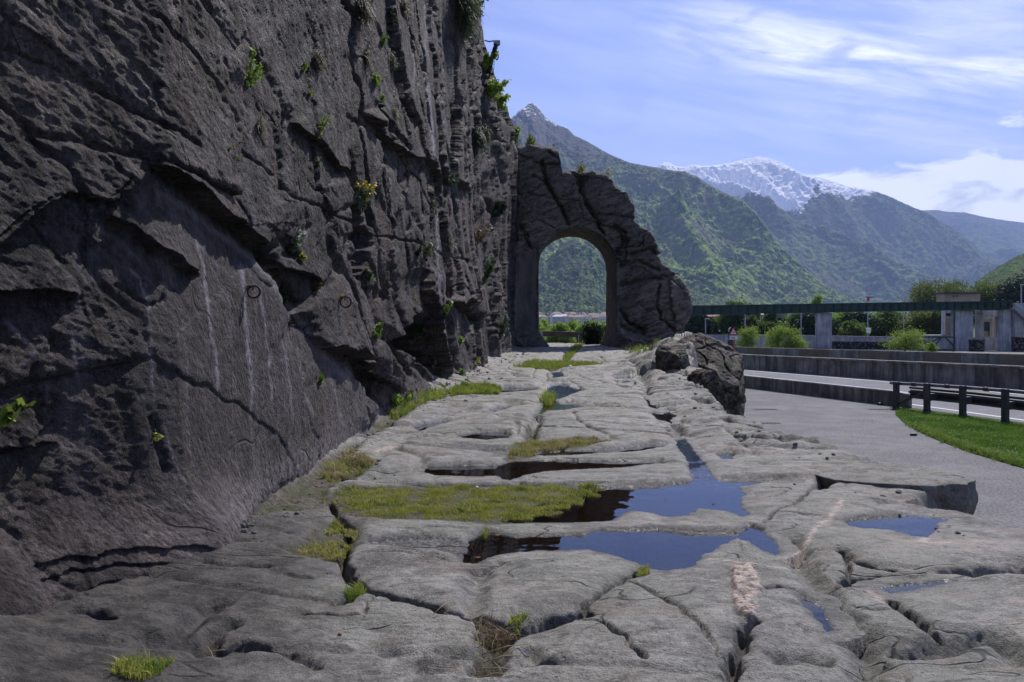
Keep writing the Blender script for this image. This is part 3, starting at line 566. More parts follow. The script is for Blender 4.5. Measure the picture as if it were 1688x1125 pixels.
# puddle sheets: the flat water cells of each hollow
import mathutils.geometry as mg
SP = AT['pool']; quad_ok = (SP[:-1, :-1] < .06) | (SP[1:, 1:] < .06) | (SP[1:, :-1] < .06) | (SP[:-1, 1:] < .06)
for i, p in enumerate(POOLS_G):
    lo = p.min(0)-.05; hi = p.max(0)+.05; m = quad_ok & (Xg[:-1, :-1] > lo[0]) & (Xg[:-1, :-1] < hi[0]) & (Yg[:-1, :-1] > lo[1]) & (Yg[:-1, :-1] < hi[1]); quad_ok = quad_ok & ~m
    r, c = np.nonzero(m)
    if not len(r): continue
    k = np.stack([r*NX+c, r*NX+c+1, (r+1)*NX+c+1, (r+1)*NX+c], -1); u_, inv = np.unique(k, return_inverse=True)
    o = mesh_np('puddle_water', np.stack([Xg.ravel()[u_], Yg.ravel()[u_], np.full(len(u_), WL)], -1), inv.reshape(-1, 4), MAT['water'], smooth=False); tag(o, kind='structure')

# ------------------------------------------------------------------ valley ground, path, highway
LZ = -2.15
def sheet(name, pts, z, mat, kind='structure', n=None):
    tris = mg.tessellate_polygon([[Vector((a, b, 0)) for a, b in pts]]); o = mesh_np(name, np.array([(a, b, z) for a, b in pts]), np.array(tris), mat, smooth=False); return tag(o, kind=kind)
def ground_material():
    m = M_('valley_ground', .95, .1); f = m.noise(.05, 6, .6); g = m.noise(1.5, 5, .7)
    c = m.ramp(f, [(.3, (.045, .075, .02)), (.5, (.075, .11, .03)), (.7, (.11, .10, .06))]); c = m.mix(m.rng(g, .3, .7, 0, .5), c, (.04, .05, .02)); return m.out(c)
MAT['ground'] = ground_material()
gn = 60; gx = np.sinh(np.linspace(-5.2, 5.2, gn))/np.sinh(5.2)*9400; GX, GY = np.meshgrid(gx, gx)
o = mesh_np('ground', np.stack([GX, GY, 0*GX+LZ-.012], -1).reshape(-1, 3), grid_faces(gn, gn), MAT['ground']); tag(o, kind='structure')
def H_(px, py): return G(px, py, LZ)
path = [H_(1100, 655), H_(1240, 640), H_(1476, 669), H_(1478, 676), H_(1485, 692), H_(1508, 708), H_(1540, 724), H_(1600, 747), H_(1688, 773), (9.6, 12), (8.6, 6), (8.2, 0), (8, -6), (1.0, -6), (1.0, 30), (4, 38)]
sheet('path', path, LZ, MAT['asphalt'])
hw = [H_(1100, 632), H_(1240, 640), H_(1476, 669), (16.6, 27.2), (17.6, 22), (18.3, 14), (26, 14), (27.2, 30), H_(1688, 643), H_(1240, 609), (8.6, 74), (4, 90), (-6, 90), (0, 72)]
sheet('road', hw, LZ-.004, MAT['highway'])
def strip(name, pts, wd, z, mat):
    pts = np.array(pts, float); d = np.gradient(pts, axis=0); d /= np.linalg.norm(d, axis=1)[:, None]; nrm = np.stack([-d[:, 1], d[:, 0]], -1)*wd/2
    v = np.concatenate([np.c_[pts+nrm, np.full(len(pts), z)], np.c_[pts-nrm, np.full(len(pts), z)]]); n = len(pts)
    o = mesh_np(name, v, np.array([(i, i+1, n+i+1, n+i) for i in range(n-1)]), mat, smooth=False); return tag(o, kind='structure')
strip('lane_marking', [(9.3, 72), H_(1240, 611.6), H_(1476, 631), H_(1688, 651.0), (25.0, 32), (25.3, 16)], .16, LZ+.002, MAT['line'])
strip('lane_marking', [H_(1140, 628), H_(1300, 645.2), H_(1476, 664.5), H_(1500, 666.6), H_(1590, 679), H_(1688, 693), (17.75, 22), (18.4, 15)], .16, LZ+.002, MAT['line'])
# two drain grates and a few marks on the path come later
# ------------------------------------------------------------------ lawn wedge
lawn_edge = [H_(1476, 673), H_(1476, 684), H_(1488, 696), H_(1508, 709), H_(1540, 724), H_(1600, 747), H_(1688, 773), (9.9, 12), (9.2, 5), (17.6, 5), (18.0, 15), (17.3, 22), H_(1688, 702), H_(1590, 688), H_(1530, 681)]
lp = np.array(lawn_edge)
o = sheet('lawn', lawn_edge, LZ+.02, MAT['ground'])
def sample_poly(poly, n, bias=None):
    poly = np.asarray(poly); lo = poly.min(0); hi = poly.max(0); out = []
    tot = 0
    while tot < n:
        q = lo+(hi-lo)*rng.random((n*3, 2))
        if bias is not None: q = q[rng.random(len(q)) < bias(q)]
        q = q[sdpoly(q[:, 0], q[:, 1], poly) < 0]; out.append(q); tot += len(q)
    return np.concatenate(out)[:n]
def blades(pts, L, wd, lean=.35, up=None):
    """tapering bent grass blades as triangles; pts n x 3"""
    n = len(pts); a = rng.random(n)*2*np.pi; L = L*(.5+rng.random(n)) if np.ndim(L) == 0 else L; u = np.stack([np.cos(a), np.sin(a), 0*a], -1)
    b = rng.random(n)*2*np.pi; dr = np.stack([np.cos(b), np.sin(b), 0*b], -1)*lean*rng.random((n, 1)); upv = np.array([0, 0, 1.0]) if up is None else np.asarray(up, float)
    m1 = pts+(upv+dr*.5)*(L*.55)[:, None]; tip = pts+(upv*.9+dr*1.6)*L[:, None]; h = u*wd/2
    v = np.stack([pts-h, pts+h, m1+h*.75, m1-h*.75, tip], 1).reshape(-1, 3); k = np.arange(n)[:, None]*5
    return v, np.concatenate([k+np.array([[0, 1, 2, 3]])], 0), k+np.array([[3, 2, 4]])
def blade_obj(name, pts, L, wd, mat, lean=.35, up=None, parent=None):
    v, q, t = blades(np.asarray(pts, float), L, wd, lean, up); return mesh_np(name, v, [q, t], mat, parent)
q = sample_poly(lawn_edge, 60000, lambda q: np.clip(1-(q[:, 1]-10)/60, .2, 1)*(sstep(11, 17, q[:, 1])*.9+.1)); pt = np.c_[q, np.full(len(q), LZ+.02)]
hh = .045*(1+.6*fbm(q[:, 0]*.8, q[:, 1]*.8, 3, 3)*2)
tag(blade_obj('lawn_grass', pt, hh.clip(.02, .1)*(.6+.8*rng.random(len(q))), .022, MAT['lawn']), 'mown green grass beside the guardrail and asphalt path', 'grass', kind='stuff')
# taller weeds along the lawn rim
ed = np.array([H_(1500, 705), H_(1540, 724), H_(1600, 747), H_(1688, 773)]); t = rng.random(420)*3; i = t.astype(int).clip(0, 2); f = (t-i)[:, None]
ctr = ed[i]*(1-f)+ed[i+1]*f+np.array([.25, .2])+rng.normal(size=(420, 2))*.12
q = np.repeat(ctr, 9, 0)+rng.normal(size=(3780, 2))*.035
tag(blade_obj('rim_grass', np.c_[q, np.full(len(q), LZ+.02)], .10, .022, MAT['grass_g'], .9), 'taller bright grass clumps along the curved edge of the lawn', 'grass', kind='stuff')
# ------------------------------------------------------------------ grass on the rock road
def road_grass(name, poly_px, n, L, mats, label, wd=.004, lean=.5, clump=0, z=-.05):
    poly = GP(poly_px, z); q = sample_poly(poly, n)
    q = q+.05*np.stack([perlin(q[:, 0]*6, q[:, 1]*6), perlin(q[:, 0]*6, q[:, 1]*6, 5)], -1)
    if clump: e_ = -sdpoly(q[:, 0], q[:, 1], poly); q = q[(fbm(q[:, 0]*clump, q[:, 1]*clump, 2, 3)+.5*perlin(q[:, 0]*clump*3, q[:, 1]*clump*3)) > -.05-3.2*(e_-.05)]
    hz = road_h(q[:, 0], q[:, 1]); pt = np.c_[q, np.maximum(hz, WL)-.004]
    ll = L*(.4+.9*rng.random(len(q)))*(1+.7*perlin(q[:, 0]*7, q[:, 1]*7, 2)*1.5).clip(.4, 2)
    pick = (fbm(q[:, 0]*3, q[:, 1]*5, 4, 3)*1.6+.5+.25*rng.normal(size=len(q))); vs = []
    n0 = 0; Q = []; T = []; mi = []
    for k in range(len(mats)):
        m = (pick.clip(0, .999)*len(mats)).astype(int) == k
        if not m.any(): continue
        v, qq, tt = blades(pt[m], ll[m], wd, lean); vs.append(v); Q.append(qq+n0); T.append(tt+n0); n0 += len(v); mi.append((k, len(qq), len(tt)))
    V_ = np.concatenate(vs); mq = np.concatenate([np.full(a, k) for k, a, b in mi]); mt = np.concatenate([np.full(b, k) for k, a, b in mi])
    o = mesh_np(name, V_, [np.concatenate(Q), np.concatenate(T)], mats=[MAT[m] for m in mats], midx=np.concatenate([mq, mt])); return tag(o, label, 'grass', kind='stuff')
road_grass('grass_patch', [(536,830),(556,812),(640,809),(760,801),(845,801),(900,804),(960,804),(1004,808),(992,822),(960,836),(930,848),(890,862),(820,866),(740,864),(650,866),(590,862),(545,848)], 40000, .021, ['grass_y', 'straw', 'grass_y', 'grass_g', 'grass_y'], 'big yellow green grass patch filling the hollow beside the blue puddle', .0044, .5, 2.6)
road_grass('grass_patch', [(560,868),(586,885),(578,912),(562,932),(500,934),(490,925),(512,905),(530,885)], 4200, .028, ['straw', 'grass_y', 'straw', 'grass_y'], 'straw coloured and green tufts below the big grass patch near the cliff', .005, .7, 5)
road_grass('grass_patch', [(838,740),(850,733),(900,730),(965,728),(1005,737),(960,742),(900,748),(870,758),(845,762),(834,760)], 9000, .035, ['straw', 'grass_y', 'grass_y', 'straw'], 'yellowed grass strip on the rock between two slabs above the long dark puddle', .007, .5, 2)
road_grass('grass_patch', [(735,650),(760,643),(800,639),(826,643),(822,652),(790,654),(750,656)], 9000, .07, ['grass_y', 'grass_g'], 'low green grass patch near the foot of the cliff halfway to the arch', .012)
road_grass('grass_patch', [(845,609),(870,600),(900,598),(960,600),(1003,603),(960,607),(890,612)], 9000, .09, ['grass_y', 'grass_g'], 'green grass strip across the road short of the arch', .016, .5, .8)
road_grass('grass_patch', [(928,600),(930,588),(950,572),(962,572),(945,588),(936,600)], 2500, .10, ['grass_y', 'grass_g'], 'grass line running up the middle of the road to the arch', .02)
road_grass('grass_patch', [(1020,576),(1080,566),(1125,572),(1110,588),(1060,604),(1050,596)], 3500, .16, ['grass_y', 'tuft_grey', 'grass_g'], 'sparse grass at the foot of the arch beside the dark outcrop', .02, .6, .9)
road_grass('grass_patch', [(530,775),(570,760),(600,770),(620,772),(590,790),(560,800),(535,805)], 4500, .045, ['straw', 'straw', 'grass_y'], 'dry pale grass in the gutter at the foot of the cliff', .006, .8, 3)
road_grass('grass_patch', [(640,690),(700,655),(735,650),(740,660),(700,674),(660,700),(640,705)], 2600, .10, ['grass_g', 'grass_y'], 'fresh weeds in the gutter under the cliff cave', .012, .7, 2)
road_grass('grass_patch', [(780,1035),(840,1055),(838,1090),(822,1130),(780,1130),(790,1080)], 500, .05, ['straw', 'tuft_dry'], 'dry stalks and grit in the gap between two front slabs', .004, 1.6, 4)
for poly, n, L, lab in [([(572,985),(590,972),(606,982),(604,996),(575,998)], 420, .05, 'small green grass tuft in the crack left of the central slab'),
                        ([(1040,952),(1052,942),(1070,938),(1064,946),(1048,956)], 330, .028, 'low grass sprig in the crack just below the blue puddle'),
                        ([(840,1043),(870,1034),(880,1038),(850,1052)], 160, .035, 'few green blades in the crevice under the central slab'),
                        ([(175,1150),(215,1140),(280,1132),(280,1155),(240,1165),(175,1165)], 650, .028, 'green grass clump on the slab by the lower cliff corner'),
                        ([(893,664),(905,654),(914,657),(910,670),(896,670)], 420, .12, 'bright grass tuft standing in the puddle of the central rut'),
                        ([(785,886),(800,876),(808,884),(800,892)], 60, .03, 'tiny weed at the left tip of the front puddle'),
                        ([(1068,590),(1085,585),(1090,600),(1075,604)], 300, .2, 'upright grass tuft at the road edge before the outcrop')]:
    road_grass('grass_tuft', poly, n, L, ['grass_g', 'grass_y'], lab, .004 if L < .1 else .012, .8)
    ob = bpy.context.scene.objects[-1] if False else COL.objects[-1]; ob['kind'] = 'thing'; ob['category'] = 'grass tuft'
# ================================================================== the cliff
ZT = np.array([-1, 0, 4, 6, 8, 10, 13, 16, 22, 60.])
CT = {  # Y: x at the heights above
 -8: [-1.9]*10, 0.5: [-2.0,-2.1,-2.35,-2.5,-2.7,-3,-3.6,-4.2,-6,-20], 3.2: [-1.9,-1.98,-2.2,-2.4,-2.6,-2.9,-3.5,-4.1,-6,-20], 4.1: [-1.5,-1.585,-1.85,-2.1,-2.4,-2.7,-3.3,-4,-6,-20],
 5.6: [-1.5,-1.5,-1.72,-1.95,-2.2,-2.5,-3.1,-3.8,-6,-20], 7.3: [-1.52,-1.52,-1.66,-1.85,-2.1,-2.4,-2.9,-3.6,-6,-20], 9.8: [-1.47,-1.47,-1.6,-1.72,-1.9,-2.2,-2.8,-3.4,-6,-20], 11.6: [-1.31,-1.31,-1.5,-1.62,-1.75,-2.0,-2.6,-3.2,-6,-20],
 15.7: [-1.15,-1.15,-1.32,-1.38,-1.45,-1.6,-2.0,-2.6,-5.5,-20], 20: [-.8,-.8,-1.1,-1.15,-1.2,-1.35,-1.65,-2.1,-5,-20], 24: [-.55,-.55,-.9,-.95,-1.0,-1.2,-1.5,-2.0,-4.6,-20], 26.5: [-.42,-.42,-.60,-.72,-.8,-1.1,-1.5,-2.2,-4.6,-20],
 30: [-.2,-.2,-.15,-.1,.06,-.55,-1.38,-2.2,-4.4,-20], 37: [.16,.2,.3,.3,.2,-.5,-1.5,-2.3,-4.5,-20], 44: [.1,.1,.1,.1,0,-.6,-1.6,-2.4,-4.5,-20], 52: [-3]*6+[-4,-5,-7,-20]}
CY = np.array(sorted(CT)); CTA = np.array([CT[k] for k in CY])
def cliff_base(Y, Z):
    Y = np.asarray(Y, float); Z = np.asarray(Z, float); yi = np.clip(np.searchsorted(CY, Y, side='right')-1, 0, len(CY)-2); ty = np.clip((Y-CY[yi])/(CY[yi+1]-CY[yi]), 0, 1)
    zi = np.clip(np.searchsorted(ZT, Z, side='right')-1, 0, len(ZT)-2); tz = np.clip((Z-ZT[zi])/(ZT[zi+1]-ZT[zi]), 0, 1)
    a = CTA[yi, zi]*(1-tz)+CTA[yi, zi+1]*tz; b = CTA[yi+1, zi]*(1-tz)+CTA[yi+1, zi+1]*tz; return a*(1-ty)+b*ty
# overhang steps: walking the line left to right, rock above stands out by a, below sinks by b (m); reach in px
STEPS = [
 ([(-60,430),(0,385),(60,335),(110,318),(165,332),(200,312),(240,270)], .07, .05, 60, 60),
 ([(236,272),(275,285),(300,300),(345,340),(385,365),(430,405),(444,420)], .17, .12, 60, 90),
 ([(163,345),(200,372),(250,400),(290,430),(330,454)], .09, .08, 45, 60),
 ([(-40,482),(0,478),(60,476),(110,482),(115,500)], .06, .06, 40, 30),
 ([(-40,735),(20,740),(60,735),(95,728)], .05, .04, 50, 30),
 ([(-20,935),(60,920),(160,905),(230,900),(290,905)], .025, .02, 60, 30),
 ([(444,418),(470,440),(500,450),(535,468)], .07, .05, 40, 40),
 ([(478,520),(505,545),(540,582),(562,572),(572,575),(585,590),(600,602),(612,578)], .16, .14, 50, 40),
 ([(655,560),(668,545),(685,520),(700,510)], .10, .1, 30, 30),
 ([(735,492),(748,502),(757,492),(770,510),(792,528)], .20, .18, 60, 30),
 ([(485,199),(495,210),(507,222),(530,245),(563,291)], .06, .06, 30, 30),
 ([(596,181),(627,220),(665,255),(690,262),(720,284),(755,309),(768,330)], .10, .06, 40, 60),
 ([(0,22),(71,71),(120,110),(160,150)], .02, .015, 60, 40),
 ([(610,160),(640,205),(668,250)], .03, .03, 40, 40),
]
# side steps: surface to the left of the line (walking down) stands out by a, to the right sinks by b
SIDES = [
 ([(440,418),(470,470),(500,520),(540,565),(575,605),(610,640),(640,692)], .10, .05, 60, 14),
 ([(165,330),(163,350),(158,395),(140,410)], .06, .05, 40, 30),
 ([(470,330),(476,372),(470,392),(460,395)], .07, .06, 20, 15),
 ([(563,291),(575,330),(578,391)], .05, .08, 20, 25),
 ([(700,440),(712,520),(725,560),(740,600),(762,640)], -.10, -.10, 30, 30),
 ([(790,270),(802,338),(820,370),(822,470),(828,560)], .14, .22, 20, 20),
 ([(765,60),(780,130),(775,200),(790,284)], .10, .20, 25, 20),
 ([(545,600),(590,640),(625,690)], .05, .04, 20, 20), ([(608,470),(615,520),(650,600),(680,640)], .06, .05, 30, 20),
 ([(640,350),(660,420),(655,500)], .03, .03, 30, 30), ([(500,0),(520,60),(498,130),(480,200)], .04, .04, 30, 20), ([(585,0),(600,60),(590,100)], .05, .05, 30, 20),
]
CREV = [  # crevices: px width, depth m
 ([(0,80),(67,104),(133,138),(213,182),(267,209),(320,235)], 3.0, .035), ([(249,27),(300,80),(338,133),(378,200)], 3.5, .03), ([(120,210),(180,265),(215,300)], 4, .03),
 ([(731,107),(726,190),(722,270)], 2.5, .06), ([(757,203),(756,260),(757,302)], 2.5, .07), ([(709,14),(720,50),(731,85)], 3, .10), ([(596,181),(610,200),(627,220)], 2.5, .04),
 ([(444,420),(462,455),(480,490),(505,528),(520,545)], 11, .22), ([(520,545),(555,592),(590,630),(625,668)], 6, .12), ([(795,300),(806,340),(820,372),(824,460)], 5, .35),
 ([(572,300),(590,335),(598,420)], 5, .10), ([(610,478),(614,520),(622,560)], 5, .10), ([(640,440),(652,500),(668,545)], 4, .08), ([(645,560),(690,620)], 4, .1), ([(740,560),(755,610)], 4, .12),
 ([(185,470),(240,505),(262,500),(270,480)], 2.5, .03), ([(250,500),(252,505)], 3, .03), ([(250,690),(258,735),(270,770)], 5, .04), ([(95,660),(90,700),(65,730)], 6, .06), ([(55,610),(50,640),(75,690)], 9, .05),
 ([(465,313),(500,330),(540,352),(575,368)], 2.5, .03), ([(560,180),(600,210),(628,226)], 2.5, .03), ([(600,385),(680,400),(760,430),(775,445)], 2.2, .03), ([(660,300),(690,370),(700,430)], 3, .03), ([(530,345),(545,420),(540,480)], 3, .03),
 ([(0,960),(60,945),(130,935),(215,932),(285,935)], 3, .05), ([(380,240),(420,265),(450,290)], 2.5, .03), ([(420,90),(455,140),(480,200)], 6, .04), ([(340,20),(380,75),(420,110)], 6, .03), ([(450,200),(462,250),(468,310)], 5, .05),
 ([(800,400),(810,470),(812,540)], 3, .1), ([(620,640),(640,690)], 5, .1), ([(700,600),(722,625)], 6, .1), ([(790,120),(800,180),(812,230)], 4, .15), ([(815,250),(835,300)], 4, .12),
]
CAVES = [
 ([(655,562),(672,545),(690,525),(700,515),(715,530),(722,560),(738,600),(728,618),(700,590),(668,575)], .75, 7),
 ([(590,345),(604,338),(611,380),(612,440),(603,462),(588,452),(583,400)], .40, 5),
 ([(464,385),(478,380),(500,420),(498,436),(470,425)], .10, 5), ([(455,470),(490,478),(505,500),(490,520),(470,500)], .16, 6),
 ([(758,495),(778,505),(790,525),(775,525),(760,512)], .22, 4), ([(605,586),(615,578),(635,640),(640,690),(625,670),(610,620)], .14, 5),
 ([(580,20),(600,5),(612,40),(595,50)], .1, 8), ([(470,185),(488,195),(482,230),(470,215)], .06, 5), ([(0,485),(60,480),(105,490),(110,512),(70,548),(20,545),(-30,520)], .06, 10),
 ([(70,540),(110,560),(100,590),(78,580)], .05, 8), ([(790,284),(800,290),(806,325),(795,320)], .3, 5), ([(735,600),(750,620),(745,650),(725,625)], .25, 5)]
STREAKS = [([(322,385),(335,440),(345,520),(358,600),(362,690)], 7, 1.0), ([(395,420),(402,470),(408,560),(415,640),(412,720)], 9, 1.0), ([(428,470),(440,560),(448,650),(452,700)], 5, .8), ([(458,520),(472,600),(482,680),(480,720)], 5, .6),
 ([(200,430),(230,460),(245,505),(248,580),(252,640),(258,690)], 5, .8), ([(265,690),(295,780),(325,850),(350,885)], 5, .6), ([(115,530),(125,590),(130,640)], 7, .5), ([(240,300),(300,340),(340,370),(400,415),(440,450),(480,510),(530,580),(600,660),(630,700)], 14, .5),
 ([(706,130),(712,200),(716,270)], 7, .9), ([(700,0),(702,60),(706,110)], 6, .5), ([(680,60),(684,160)], 4, .5), ([(720,340),(722,420),(728,520)], 6, .5), ([(742,250),(744,340)], 4, .3), ([(490,560),(500,640),(520,700)], 6, .5), ([(540,600),(560,680),(570,720)], 6, .4), ([(580,650),(600,700)], 6, .4), ([(150,370),(200,400),(250,450)], 10, .25), ([(0,520),(60,580),(20,620)], 8, .3)]
SMOOTH = [(130,420),(165,350),(200,360),(240,280),(330,345),(430,420),(490,510),(560,590),(640,690),(600,740),(520,790),(470,800),(420,850),(330,890),(240,820),(200,640),(230,540),(160,470)]
def cliff_relief(px, py, big):
    wx = px+5*perlin(px/38, py/38, 3)+2.5*perlin(px/11, py/11, 8); wy = py+5*perlin(px/38, py/38, 13)+2.5*perlin(px/11, py/11, 18); d = np.zeros(px.shape)
    for p, a, b, ra, rb in (STEPS if big else []):
        s, sg, t = pdist(wx, wy, p, 260); m = s < 1e8; e = sstep(0, .12, t)*sstep(1, .88, t); q = s*sg      # sg<0: above the line
        up = a*np.exp(-np.clip(-q, 0, None)/ra); dn = -b*np.exp(-np.clip(q, 0, None)/rb); d += np.where(m, e*(dn+(up-dn)*sstep(1.2, -1.2, q)), 0)
    if big: return d
    for p, a, b, ra, rb in SIDES:
        s, sg, t = pdist(wx, wy, p, 200); m = s < 1e8; e = sstep(0, .1, t)*sstep(1, .9, t); q = s*sg         # walking down the picture: left of the line has sg<0
        q = -q if p[-1][1] > p[0][1] else q; up = a*np.exp(-np.clip(-q, 0, None)/ra); dn = -b*np.exp(-np.clip(q, 0, None)/rb); d += np.where(m, e*(dn+(up-dn)*sstep(1.2, -1.2, q)), 0)
    for p, w_, dp in CREV:
        s, _, _ = pdist(wx, wy, p, 50); d -= dp*np.exp(-(s/w_)**2)+.25*dp*np.exp(-s/(w_*3))
    for p, dp, w_ in CAVES:
        s = sdpoly(wx, wy, p, 60); d -= dp*sstep(w_*.5, -w_*1.6, s)
    return d
nY, nZ = 1300, 900
yc = np.concatenate([np.linspace(-7, 1.2, 60)[:-1], near_ys(1.2, 44, nY-90, .62), np.linspace(44, 52, 32)[1:]]); nY = len(yc)
vv = np.linspace(0, 1, nZ); hm = 3.2+.44*np.clip(yc, 1, 60)
Zc = -.45+(hm[:, None]+.45)*np.where(vv < .93, vv/.93*.92, .92+.08*(vv-.93)/.07)[None, :]; Yc = np.repeat(yc[:, None], nZ, 1)
Zc = np.where(vv[None, :] > .985, Zc+(vv[None, :]-.985)/.015*9.0, Zc)
X0 = cliff_base(Yc, Zc); ok = (Yc > .9)
fr = np.clip(Yc/9, .55, 1.6)
fa = Yc*.42+Zc*.91; fb = Yc*.91-Zc*.42                                                # foliation axes: fb runs along the dip
dlow = .055*fr*fbm(Yc*.45, Zc*.5, 2, 4)+.035*fr*np.abs(fbm(fa*.5, fb*.16, 5, 3))-.02
vw = sstep(5.2, 8.5, Yc)                                                              # further on the joints stand upright
ga = Yc*.97+Zc*.24; gb = Zc*.97-Yc*.24
dz = dlow+(1-vw)*.017*fr*ridged(fa*1.25/fr, fb*.42/fr, 9, 5, .6)+vw*(.016*fr*ridged(ga*.62, gb*.13, 9, 5, .5)+.008*fr*ridged(ga*.9, gb*.75, 19, 4, .5)*sstep(-.2, .3, perlin(Yc*.3, Zc*.3, 4)))
wq = .22*fbm(Yc*1.1, Zc*1.1, 12, 4); w1, w2, wx_, wy_, r1_, r2_, r3_ = worley(ga*.50+wq, gb*.15+wq*.6, 3); dz += vw*fr*(.07*r1_+.15*(r2_*wx_+.9*r3_*wy_)-.06*np.exp(-((w2-w1)/.022)**2))
v1, v2, vx_, vy_, q1_, q2_, q3_ = worley(fa*.85+wq, fb*.34+wq*.6, 9); dz += (1-vw)*(.026*q1_+.060*(q2_*vx_+.8*q3_*vy_)-.020*np.exp(-((v2-v1)/.018)**2))
dz += .011*ridged(fa*4.5, fb*1.7, 3, 5, .65)+.013*fbm(fa*24, fb*11, 1, 3, 2.1, .6)
jnt = np.abs(perlin(fa*.5/fr, fb*.22/fr, 61)); dz -= .06*fr*np.exp(-(jnt/.022)**2)*sstep(0, .3, perlin(Yc*.7, Zc*.7, 66))*(1-vw)
jn2 = np.abs(perlin(ga*.42+.12*perlin(Yc*2, Zc*2), gb*.07, 71)); dz -= .09*fr*np.exp(-(jn2/.014)**2)*vw
jn3 = np.abs(perlin(ga*.30+.1*perlin(Yc*2, Zc*2), gb*.45, 81)); dz -= .04*fr*np.exp(-(jn3/.012)**2)*vw
cel = perlin(ga*.7+.4*perlin(ga, gb*.5, 4), gb*.22, 44); dz += vw*.04*fr*(np.round(cel*3.2)/3.2)
Yv = np.maximum(Yc, .9); py_ = HY-(Zc-CZ)/Yv*F; X = X0+dz; rel = 0
wf = sstep(6.5, 9.5, Yc); R1 = 0
for it in range(3):
    px_ = CX+(X0+(1-wf)*(dlow+R1))/Yv*F; R1 = cliff_relief(px_, py_, True)*np.minimum(fr, 1.0)*1.1
px_ = CX+(X0+(1-wf)*(dlow+R1*.8))/Yv*F; R2 = cliff_relief(px_, py_, False)*np.minimum(fr, 1.15)
smf = sstep(12, -18, sdpoly(px_, py_, SMOOTH, 80))
X = X0+dz*(1-.55*smf)+np.where(ok, R1+R2, 0)
px_ = CX+X/Yv*F
stk = np.zeros(X.shape)
sx = px_+3*perlin(px_/20, py_/30, 3); 
for p, w_, a in STREAKS:
    s, _, t = pdist(sx, py_, p, 60); w2 = w_*.6*(.4+1.0*np.abs(perlin(py_/25, px_/60, 4))); stk = np.maximum(stk, a*np.exp(-(s/w2)**2)*sstep(0, .1, t)*sstep(1.0, .75, t))
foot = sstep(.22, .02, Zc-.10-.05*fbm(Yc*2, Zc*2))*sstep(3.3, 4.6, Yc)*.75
X = np.where(Zc < .0, np.maximum(X, X0-.25), X)
X = X+(.24*sstep(.50, -.02, Zc)**1.6+.05*sstep(.2, 0, Zc)*fbm(Yc*3, Zc*3, 3, 3))*sstep(5.2, 3.9, Yc)
CV = np.stack([X, Yc, Zc], -1)
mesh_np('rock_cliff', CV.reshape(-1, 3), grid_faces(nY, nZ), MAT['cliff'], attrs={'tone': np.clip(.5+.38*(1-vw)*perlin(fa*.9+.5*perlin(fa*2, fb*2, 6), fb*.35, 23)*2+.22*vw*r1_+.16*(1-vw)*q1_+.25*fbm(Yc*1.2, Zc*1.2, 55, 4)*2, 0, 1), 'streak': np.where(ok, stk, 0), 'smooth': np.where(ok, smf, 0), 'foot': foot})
tag(bpy.data.objects['rock_cliff'], 'dark near vertical cut rock face rising along the left of the road', 'rock face', None, 'structure')
_pm = CX+CV[..., 0]/np.maximum(CV[..., 1], .9)*F; _pn = HY-(CV[..., 2]-CZ)/np.maximum(CV[..., 1], .9)*F
def on_cliff(px, py, tol=4.0):
    d = np.hypot(_pm-px, _pn-py)+np.where(Yc < 1.3, 1e6, 0); m = d < max(tol, d.min()+1.5); k = np.where(m, Yc, 1e9).argmin(); i, j = np.unravel_index(k, d.shape); return Vector(CV[i, j])
# hillside behind the top of the cliff, so that the wall is a real hill
hx = np.linspace(0, 1, 40)[None, :]; hy = np.linspace(-7, 52, 60)[:, None]; hmx = np.interp(hy[:, 0], yc, Zc[:, -1])[:, None]; bx = np.interp(hy[:, 0], yc, X[:, -1])[:, None]
HXg = bx+.02-hx*60; HZ = hmx-.1+hx*26+1.2*fbm(HXg*.2, hy+0*hx, 3, 4)*sstep(0, .1, hx); o = mesh_np('hillside', np.stack([HXg, hy+0*hx, HZ], -1).reshape(-1, 3), grid_faces(60, 40)[:, ::-1], MAT['cliff']); tag(o, kind='structure')

# ================================================================== the rock arch
AY0, AY1 = 35.0, 39.0
def PX(p, Y): return [((a-CX)/F*Y, CZ-(b-HY)/F*Y) for a, b in p]
xl_, xr_, zs = 1.13, 4.44, 3.48; xc_ = (xl_+xr_)/2; rr_ = (xr_-xl_)/2
inner = [(xl_, z) for z in np.linspace(-.45, zs, 90)[:-1]]+[(xc_-rr_*math.cos(t), zs+rr_*math.sin(t)) for t in np.linspace(0, math.pi, 110)]+[(xr_, z) for z in np.linspace(zs, -.45, 90)[1:]]
inner = np.array(inner)
out_px = [(790,590),(780,520),(775,430),(775,330),(790,262),(815,236),(832,232),(850,235),(868,236),(890,238),(903,240),(912,243),(918,245),(919,256),(918,276),(926,278),(940,277),(955,282),(975,281),(1000,284),(1010,292),(1016,302),(1026,311),(1036,318),(1047,334),(1050,345),(1048,357),(1044,362),(1052,368),(1062,374),(1072,380),(1080,392),(1085,404),(1091,420),(1095,433),(1102,438),(1112,444),(1122,450),(1128,458),(1132,466),(1139,475),(1145,488),(1147,500),(1144,515),(1139,528),(1131,541),(1133,552),(1138,560),(1134,590)]
outer = np.array(PX(out_px, AY0))
def resample(p, n, pw=None):
    L = np.concatenate([[0], np.cumsum(np.hypot(*np.diff(p, axis=0).T))]); s = np.linspace(0, L[-1], n) if pw is None else pw*L[-1]; return np.stack([np.interp(s, L, p[:, 0]), np.interp(s, L, p[:, 1])], -1), s/L[-1]
NU = 560; inn, si = resample(inner, NU)
